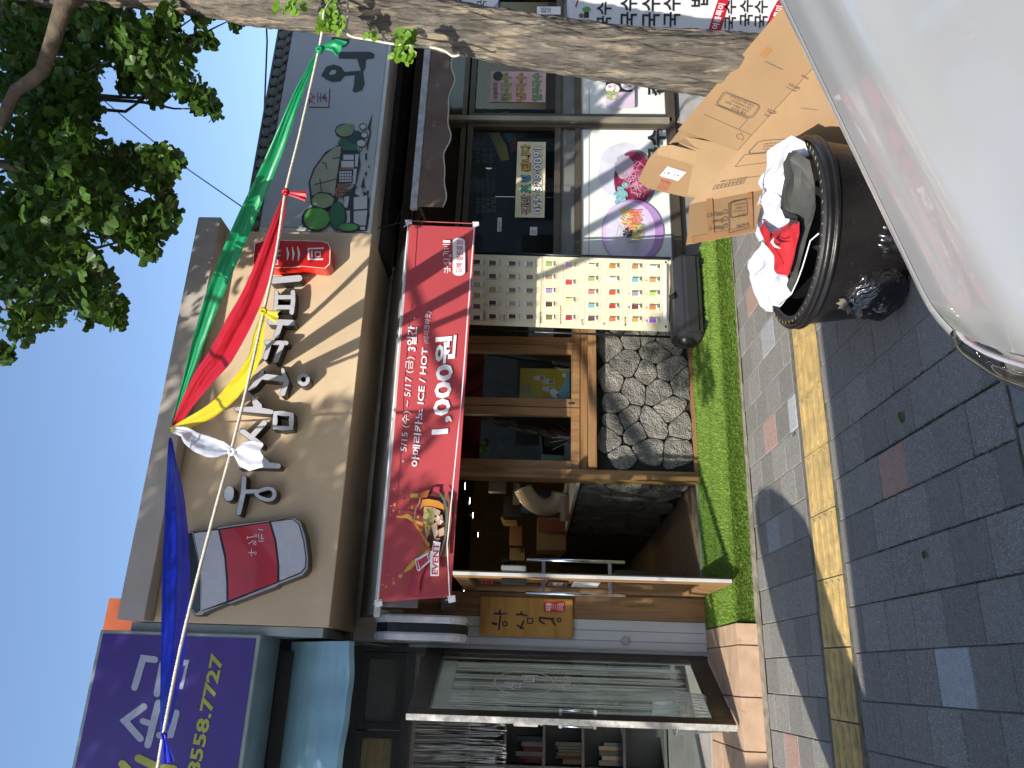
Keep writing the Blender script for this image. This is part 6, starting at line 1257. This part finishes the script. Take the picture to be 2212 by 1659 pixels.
def cloth_sheet(name, label, outline_px, z_lo, z_hi, col, seed, freq=7, amp=.035, d0=None):
    """crumpled cloth: outline on the tub's mouth, inside filled by a folded height field with sharp creases"""
    m = M(name, col, .7, var=.03, vs=5, bump=.04, bs=500); P_ = [onz(X, Y, z) for X, Y, z in outline_px]; n = len(P_); c = sum(P_, V((0, 0, 0)))/n
    rs = random.Random(seed); fx = [(rs.uniform(-1, 1), rs.uniform(-1, 1), rs.uniform(0, 6), rs.uniform(.6, 1.8)) for _ in range(7)]
    Rg = 34; mb = MB(); per = []
    for i in range(n):
        for t in range(8): per.append(P_[i].lerp(P_[(i+1) % n], t/8))
    N_ = len(per)
    for j in range(Rg+1):
        s_ = 1-j/Rg
        for p_ in per:
            q_ = c+(p_-c)*s_; h = 0
            for (a_, b_, ph, f_) in fx: v_ = (q_.x*a_+q_.y*b_)*freq*f_*3+ph+noise.noise(q_*5+V((seed, 0, 0)))*1.6; h += (1-2*abs((v_/3.14159) % 2-1))*.5/len(fx)*2.2
            h += noise.noise(V((q_.x*9, q_.y*9, seed)))*.8; e = min(1, (1-s_)*6+.18); q_.z += (z_hi-z_lo)*(1-s_**2)+amp*h*e; mb.v.append(q_+V((noise.noise(q_*9)*.01, noise.noise(q_*9+V((3, 3, 3)))*.01, 0)))
    for j in range(Rg):
        for i in range(N_): mb.f.append((j*N_+i, j*N_+(i+1) % N_, (j+1)*N_+(i+1) % N_, (j+1)*N_+i)); mb.m.append(0)
    return single(name, mb, m, label, 'cloth', smooth=False, loc=c)
cx = lambda x, y, z: ZX(x, y)+(z,)
cloth_sheet('white_cloth', 'crumpled white banner cloth piled over the near left side of the tub', [cx(400, 1165, .46), cx(450, 1060, .47), cx(520, 970, .48), cx(620, 1080, .45), cx(690, 1160, .42), cx(740, 1260, .41), cx(755, 1400, .40), cx(640, 1545, .39), cx(545, 1550, .39), cx(470, 1340, .41)], 0, .03, (.60, .61, .68), 3, 10, .060)
cloth_sheet('white_cloth', 'white banner cloth bulging up at the far side of the tub beside the boxes', [cx(545, 225, .56), cx(640, 150, .55), cx(750, 80, .50), cx(860, 140, .44), cx(908, 245, .41), cx(820, 270, .44), cx(720, 420, .46), cx(700, 560, .46), cx(660, 700, .46), cx(745, 800, .44), cx(620, 900, .44), cx(500, 960, .46), cx(430, 850, .48), cx(440, 690, .52), cx(520, 560, .55), cx(540, 380, .56)], 0, .03, (.60, .61, .68), 8, 9, .060)
cloth_sheet('black_cloth', 'black banner cloth bunched inside the tub over the white cloth', [cx(735, 222, .50), cx(820, 215, .48), cx(925, 290, .43), cx(950, 480, .41), cx(955, 680, .40), cx(900, 900, .40), cx(830, 1150, .40), cx(760, 1390, .40), cx(720, 1330, .42), cx(760, 1160, .43), cx(810, 1000, .44), cx(820, 800, .46), cx(700, 770, .50), cx(660, 650, .50), cx(690, 470, .50), cx(710, 380, .49), cx(685, 320, .50)], 0, .03, (.035, .036, .032), 5, 8, .04)
cloth_sheet('red_cloth', 'red banner cloth with a white curved mark in the middle of the tub', [cx(480, 770, .50), cx(520, 790, .50), cx(570, 900, .49), cx(680, 860, .47), cx(740, 800, .46), cx(820, 800, .46), cx(825, 900, .46), cx(780, 1100, .45), cx(730, 1255, .45), cx(640, 1225, .46), cx(690, 1160, .47), cx(620, 1080, .48), cx(560, 1010, .50), cx(490, 870, .50)], 0, .025, (.50, .018, .025), 9, 7, .035)
rc = [o for o in S.objects if o.name == 'red_cloth'][0]
q = Print(None, lambda X, Y: onz(X, Y, .535), (0, 0, 1), ZX, lift=.0); q.stroke([(612, 940), (596, 970), (620, 1005), (668, 1025)], [6, 22, 20, 6], wp); q.stroke([(614, 960), (640, 990), (668, 985)], [4, 10, 14], black); q.done(rc, 'curved_mark')
MB().tube([onz(*ZX(985-0, 900), .0+.41)]+[onz(*ZX(x, y), .412) for x, y in ((915, 960), (880, 1080), (850, 1180), (810, 1290), (760, 1400), (660, 1490))], .003, 6).build('piping', wp, tub, smooth=True)
# ================================================================ rubbish bag
bgc = onz(1888, 622, .13); bag = thing('rubbish_bag', 'knotted black plastic rubbish bag on the pavement against the tub', 'bag', (bgc.x, bgc.y, .01))
plas = M('plastic_black', (.012, .011, .012), .16, var=.3, vs=20, coat=.6); plasc = M('plastic_tuft', (.42, .36, .30), .25, trans=.4)
def bagf(u, v):
    a = u*math.tau; e = v*math.pi; d = V((math.sin(e)*math.cos(a), math.sin(e)*math.sin(a), math.cos(e))); kdir = V((-.55, -.10, .80)).normalized(); k_ = d.dot(kdir); axp = d-kdir*k_; ang = math.atan2(axp.dot(V((0, 1, 0))), axp.dot(kdir.cross(V((0, 1, 0)))))
    wr = .9*math.sin(ang*22+noise.noise(d*3)*5)*(.35+.65*max(0, k_))+.5*math.sin(ang*41+noise.noise(d*4)*7); r_ = .128+.0042*wr+.012*noise.noise(d*2.2)+(.03*max(0, k_)**8)
    p_ = bgc+V((d.x*1.05, d.y, d.z*.95))*r_; p_.z = max(.012, p_.z); return p_
MB().grid(bagf, 160, 80).build('body', plas, bag, smooth=True)
kp = bgc+V((-.55, -.10, .80)).normalized()*.15; mb = MB()
for k in range(9):
    a = k/9*6.28; d = V((-.5+.6*math.cos(a), -.3+.3*math.sin(a), .6+.5*math.sin(a*2))).normalized(); s_ = d.cross(fw).normalized(); mb.quad(kp, kp+d*.03-s_*.012, kp+d*.055, kp+d*.028+s_*.014)
mb.build('tied_tuft', plasc, bag)
b2 = onz(1918, 560, .12); MB().grid(lambda u, v: (lambda d, p_: V((p_.x, p_.y, max(.012, p_.z))))(0, b2+V((.06, .1, 0))+V((math.sin(v*math.pi)*math.cos(u*math.tau), math.sin(v*math.pi)*math.sin(u*math.tau), math.cos(v*math.pi)))*(.12+.005*math.sin(u*70+v*9))), 90, 30)
t2 = thing('rubbish_bag', 'second black rubbish bag mostly hidden behind the car wing', 'bag', (b2.x+.06, b2.y+.1, .01))
MB().grid(lambda u, v: (lambda p_: V((p_.x, p_.y, max(.012, p_.z))))(b2+V((.10, .0, 0))+V((math.sin(v*math.pi)*math.cos(u*math.tau), math.sin(v*math.pi)*math.sin(u*math.tau), math.cos(v*math.pi)))*(.11+.005*math.sin(u*90+v*9))), 90, 30).build('body', plas, t2, smooth=True)
# leaves fallen on the pavement
for k, (X, Y, lb, s) in enumerate(((2000, 1190, 'small green ginkgo leaf lying alone on the dark pavers', .032), (1945, 905, 'fallen leaf caught in the mossy joint near the kerb', .035), (1728, 942, 'small dry leaf on the pavers beside the yellow strip', .02))):
    c = onz(X, Y, .02); o = bpy.data.objects.new('fallen_leaf', me_l); S.collection.objects.link(o); o.location = (c.x, c.y, G(c.y)+.012); o.scale = (s, s, s); o.rotation_euler = (.1, .2, k*2.1+1); tag(o, lb, 'leaf')
# moss along joints
def fm():
    i = rg.choice([3.5, 4.5, 2.5, 4.5, 4.5, 5.5, 1.5]); x = .035+i*PX+rg.gauss(0, .005); y = rg.uniform(2.45, 3.5) if rg.random() < .8 else rg.uniform(2.45, 3.85)
    return V((x, y, G(y)-.008)), V((0, 0, 1))
mo = tag(bpy.data.objects.new('moss', None), 'tufts of green moss in the paver joints near the kerb', 'moss'); S.collection.objects.link(mo); OW[mo.name] = V((0, 0, 0))
blades(6000, fm, 'moss_tufts', mo, M('moss_green', (.035, .06, .012), .9, var=.3, vs=20), .011, .004)
# ================================================================ silver car, its bonnet reaching into the corner
car = thing('silver_car', 'silver grey parked car whose bonnet fills the lower right corner', 'car', (2.6, .72, -.13))
paint = M('car_paint', (.47, .475, .468), .24, metal=.26, var=.015, vs=2, coat=1.0, spec=.5)
YC = .69
def ze(x): return .725+.27*(x-.74) if x < 1.9 else 1.038+.10*(x-1.9)
def xf(s): return .455+.25*abs(s)**3
def car_surf(u, v):
    s = -1+2*v; x = xf(s)+(2.2-xf(s))*u; y = YC+.80*s; crease = .014*math.exp(-((abs(s)-.70)/.10)**2)
    return V((x, y, ze(x)+.035*(1-s*s)+crease-.022*max(0, 1-u/.06)**2-.012*max(0, abs(s)-.9)/.1))
hood = MB().grid(car_surf, 70, 70).build('bonnet', paint, car, smooth=True)
def fender(sgn):
    def f(u, v):
        p_ = car_surf(u, 1.0 if sgn > 0 else 0); yb = YC+sgn*.806; z0_ = p_.z-.003
        if v < .45: q = v/.45*math.pi/2; return V((p_.x, yb+sgn*.055*math.sin(q), z0_-.055*(1-math.cos(q))))
        q = (v-.45)/.55; return V((p_.x, yb+sgn*(.055+.02*math.sin(q*3)), z0_-.055-.42*q))
    return MB().grid(f, 50, 24).build('wing', paint, car, smooth=True)
fender(1); fender(-1)
lensm = M('lamp_lens', (.55, .55, .56), .05, coat=1.0); hl = glassmat('lamp_glass', (.90, .91, .92), 1.2)
def front(s, v, out, dn_, k=1.0):
    e = car_surf(0, .5+.5*max(-1, min(1, s))); sg = 1 if s > 0 else -1; c = min(1, max(0, abs(s)-.35)/.65)**1.5; d = V((-1+.55*c, sg*.75*c, 0)).normalized(); a = v*math.pi/2; over = max(0, abs(s)-1)
    return V((e.x+over*.9, e.y, e.z-.006))+d*out*math.sin(a)*k-V((0, 0, dn_*(1-math.cos(a))))
MB().grid(lambda u, v: front(-.34+.68*u, v, .10, .16), 30, 12).build('nose', paint, car, smooth=True)
def lamp(sgn):
    f = lambda u, v: front(sgn*(.345+.70*u), v, .10, .13)
    o = MB().grid(f, 40, 14).build('headlight', hl, car, smooth=True)
    MB().grid(lambda u, v: f(u, v)+V((.03, -sgn*.03, -.025)), 40, 10).build('reflector', M('reflector', (.60, .585, .56), .45, metal=.3, var=.2, vs=10), o, smooth=True)
    MB().tube([f(u, .25)+V((.012, -sgn*.01, -.008)) for u in [i/20 for i in range(21)]], .006, 6).build('light_guide', M('guide_white', (.7, .7, .72), .2), o, smooth=True)
    0 and MB().tube([f(u, .70)+V((.02, -sgn*.015, -.01)) for u in [i/20 for i in range(21)]], .008, 6).build('chrome_strip', steel, o, smooth=True)
    for q in (.35, .62): c = f(q, .6)+V((.035, -sgn*.03, -.03)); MB().lathe(c, [(0, .02), (.02, .0), (.036, -.02)], 16, axis=0).build('bulb_ring', steel, o, smooth=True)
    return o
lamp(1); lamp(-1)
bp_ = MB().grid(lambda u, v: (lambda q: V((q.x-.015*math.sin(v*3.14), q.y, q.z-.45*v)))(front(-1.06+2.12*u, 1, .115, .15)), 60, 12).build('bumper', paint, car, smooth=True)
MB().grid(lambda u, v: V((.478+.02*abs(-1+2*u)**3, YC+.5*(-1+2*u), .40-.18*v)), 20, 4).build('grille', black, car)
# body behind the picture's edge
prof = [(2.2, 1.00), (3.0, 1.44), (3.4, 1.50), (4.3, 1.48), (4.9, 1.12), (5.1, .95), (5.15, .3), (2.2, .2)]
MB().prism([(x, YC-.84, z) for x, z in [(2.2, .98), (5.12, .98), (5.15, .1), (2.2, .1)]], (0, 1.68, 0)).build('body', paint, car, bevel=.04)
MB().prism([(x, YC-.68, z) for x, z in [(2.21, .985), (3.0, 1.42), (3.5, 1.48), (4.4, 1.44), (5.0, .985)]], (0, 1.36, 0)).build('cabin', M('car_glass', (.02, .025, .03), .05, coat=1.), car, bevel=.05)
MB().prism([(x, YC-.62, z) for x, z in [(2.95, 1.425), (3.5, 1.50), (4.4, 1.465), (4.45, 1.43)]], (0, 1.24, 0)).build('roof', paint, car, bevel=.01)
tyre = M('tyre', (.02, .02, .02), .8)
for wx in (1.25, 4.2):
    for s_ in (-1, 1):
        wo = MB().lathe((wx, YC+s_*.76, .19), [(.18, -.1), (.30, -.1), (.32, -.05), (.32, .05), (.30, .1), (.18, .1), (.18, -.1)], 36, axis=1).build('wheel', tyre, car, smooth=True)
        MB().lathe((wx, YC+s_*.80, .19), [(0, 0), (.17, 0), (.18, .03), (.18, -.03)], 20, axis=1).build('rim', alu, wo, smooth=True)
Box('underbody', black, car, .75, 5.0, YC-.74, YC+.74, -.0, .3)
# ================================================================ unseen van and flag left of the frame, shaped to shade the foreground pavers
tk = thing('delivery_van', 'white boxy delivery van parked at the kerb just left of the frame', 'van', (-2.2, .9, -.13)); tp = M('van_white', (.70, .70, .69), .35, coat=.5)
fp = [(-.36, 1.78), (-.38, 1.5), (-.50, 1.1), (-.68, .7), (-.86, .3), (-1.05, .05), (-1.3, 0), (-5.3, 0), (-5.4, .1), (-5.4, 1.7), (-5.3, 1.78)]
MB().prism([(x, y, .28) for x, y in fp], (0, 0, 1.78)).build('body', tp, tk, bevel=.06)
MB().prism([(x-.02, y, 1.15) for x, y in [(-.34, 1.66), (-.36, 1.5), (-.48, 1.1), (-.66, .7), (-.84, .3), (-1.0, .5), (-.6, 1.66)]], (0, 0, .6)).build('windscreen', M('car_glass', (0, 0, 0)), tk)
for wx in (-1.15, -4.5):
    for y_ in (.1, 1.68): wo = MB().lathe((wx, y_, .21), [(.2, -.1), (.32, -.1), (.34, 0), (.32, .1), (.2, .1), (.2, -.1)], 30, axis=1).build('wheel', tyre, tk, smooth=True); MB().lathe((wx, y_, .21), [(0, .02), (.2, .02), (.2, -.02)], 20, axis=1).build('rim', alu, wo, smooth=True)
Box('side_window', M('car_glass', (0, 0, 0)), tk, -1.5, -.75, 1.781, 1.79, 1.2, 1.75)
MB().box(-.375, -.35, 1.4, 1.7, .62, .78).build('headlight', lensm, tk)
ff = thing('feather_flag', 'tall white feather flag on the pavement left of the frame', 'flag', (-2.1, 2.9, 0)); nh = V((math.sin(SAZ), math.cos(SAZ), 0)); FP = V((-1.65, 2.5, 0))  # unseen flag, its outline carried back along the sun from its shadow
def fl(gx, gy): g = V((gx, gy, G(gy))); return g-sdir*((g-FP).dot(nh)/sdir.dot(nh))
fpts = [fl(*q) for q in ((1.2, 5.08), (1.12, 5.18), (.9, 5.17), (.6, 5.07), (.3, 4.93), (-.1, 4.6), (-.39, 4.33), (-.8, 3.95), (-1.0, 3.6), (-.45, 3.45), (0, 3.85), (.3, 4.05), (.58, 4.18), (.85, 4.32), (1.05, 4.62), (1.16, 4.86))]
MB().add(fpts, [tuple(range(len(fpts)))]).build('sail', tp, ff, solid=.004)
pol = [V((fpts[8].x, fpts[8].y, .02))]+fpts[8:4:-1]+fpts[4:0:-1]; MB().tube(catmull(pol, 4), .012, 8).build('pole', alu, ff, smooth=True)
MB().lathe((fpts[8].x, fpts[8].y, .01), [(0, 0), (.2, 0), (.18, .06), (0, .06)], 20).build('foot', black, ff)
# ================================================================ the far side of the street, seen only in reflections
fb = random.Random(5)
for k, (x0, wd, h, c, nm) in enumerate(((-22, 9, 9, (.35, .30, .24), 'tan'), (-12.6, 8, 6.5, (.42, .42, .40), 'pale grey'), (-4.2, 7, 10, (.28, .16, .12), 'brick red'), (3.2, 9, 7.5, (.45, .42, .36), 'cream'), (12.6, 10, 9.5, (.30, .32, .33), 'slate grey'))):
    b = thing('street_building', f'{nm} building across the street behind the camera', 'building', (x0+wd/2, -16, -.15)); cm = M('far_%d' % k, c, .8)
    Box('wall', cm, b, x0, x0+wd, -22, -14, -.15, h, 0); Box('roof', grey, b, x0-.1, x0+wd+.1, -22, -13.9, h+.002, h+.3, 0)
    for j in range(int(h//3)):
        for i in range(int(wd//2)): Box('window', M('far_glass', (.03, .04, .05), .1), b, x0+.5+i*2, x0+1.8+i*2, -14.02, -13.98, .9+j*3, 2.3+j*3, 0)
Box_ = None
tag(MB().box(-60, 60, -13.5, -9.5, -.14, .0).build('far_pavement', M('far_pave', (.15, .15, .15), .9)), kind='structure')
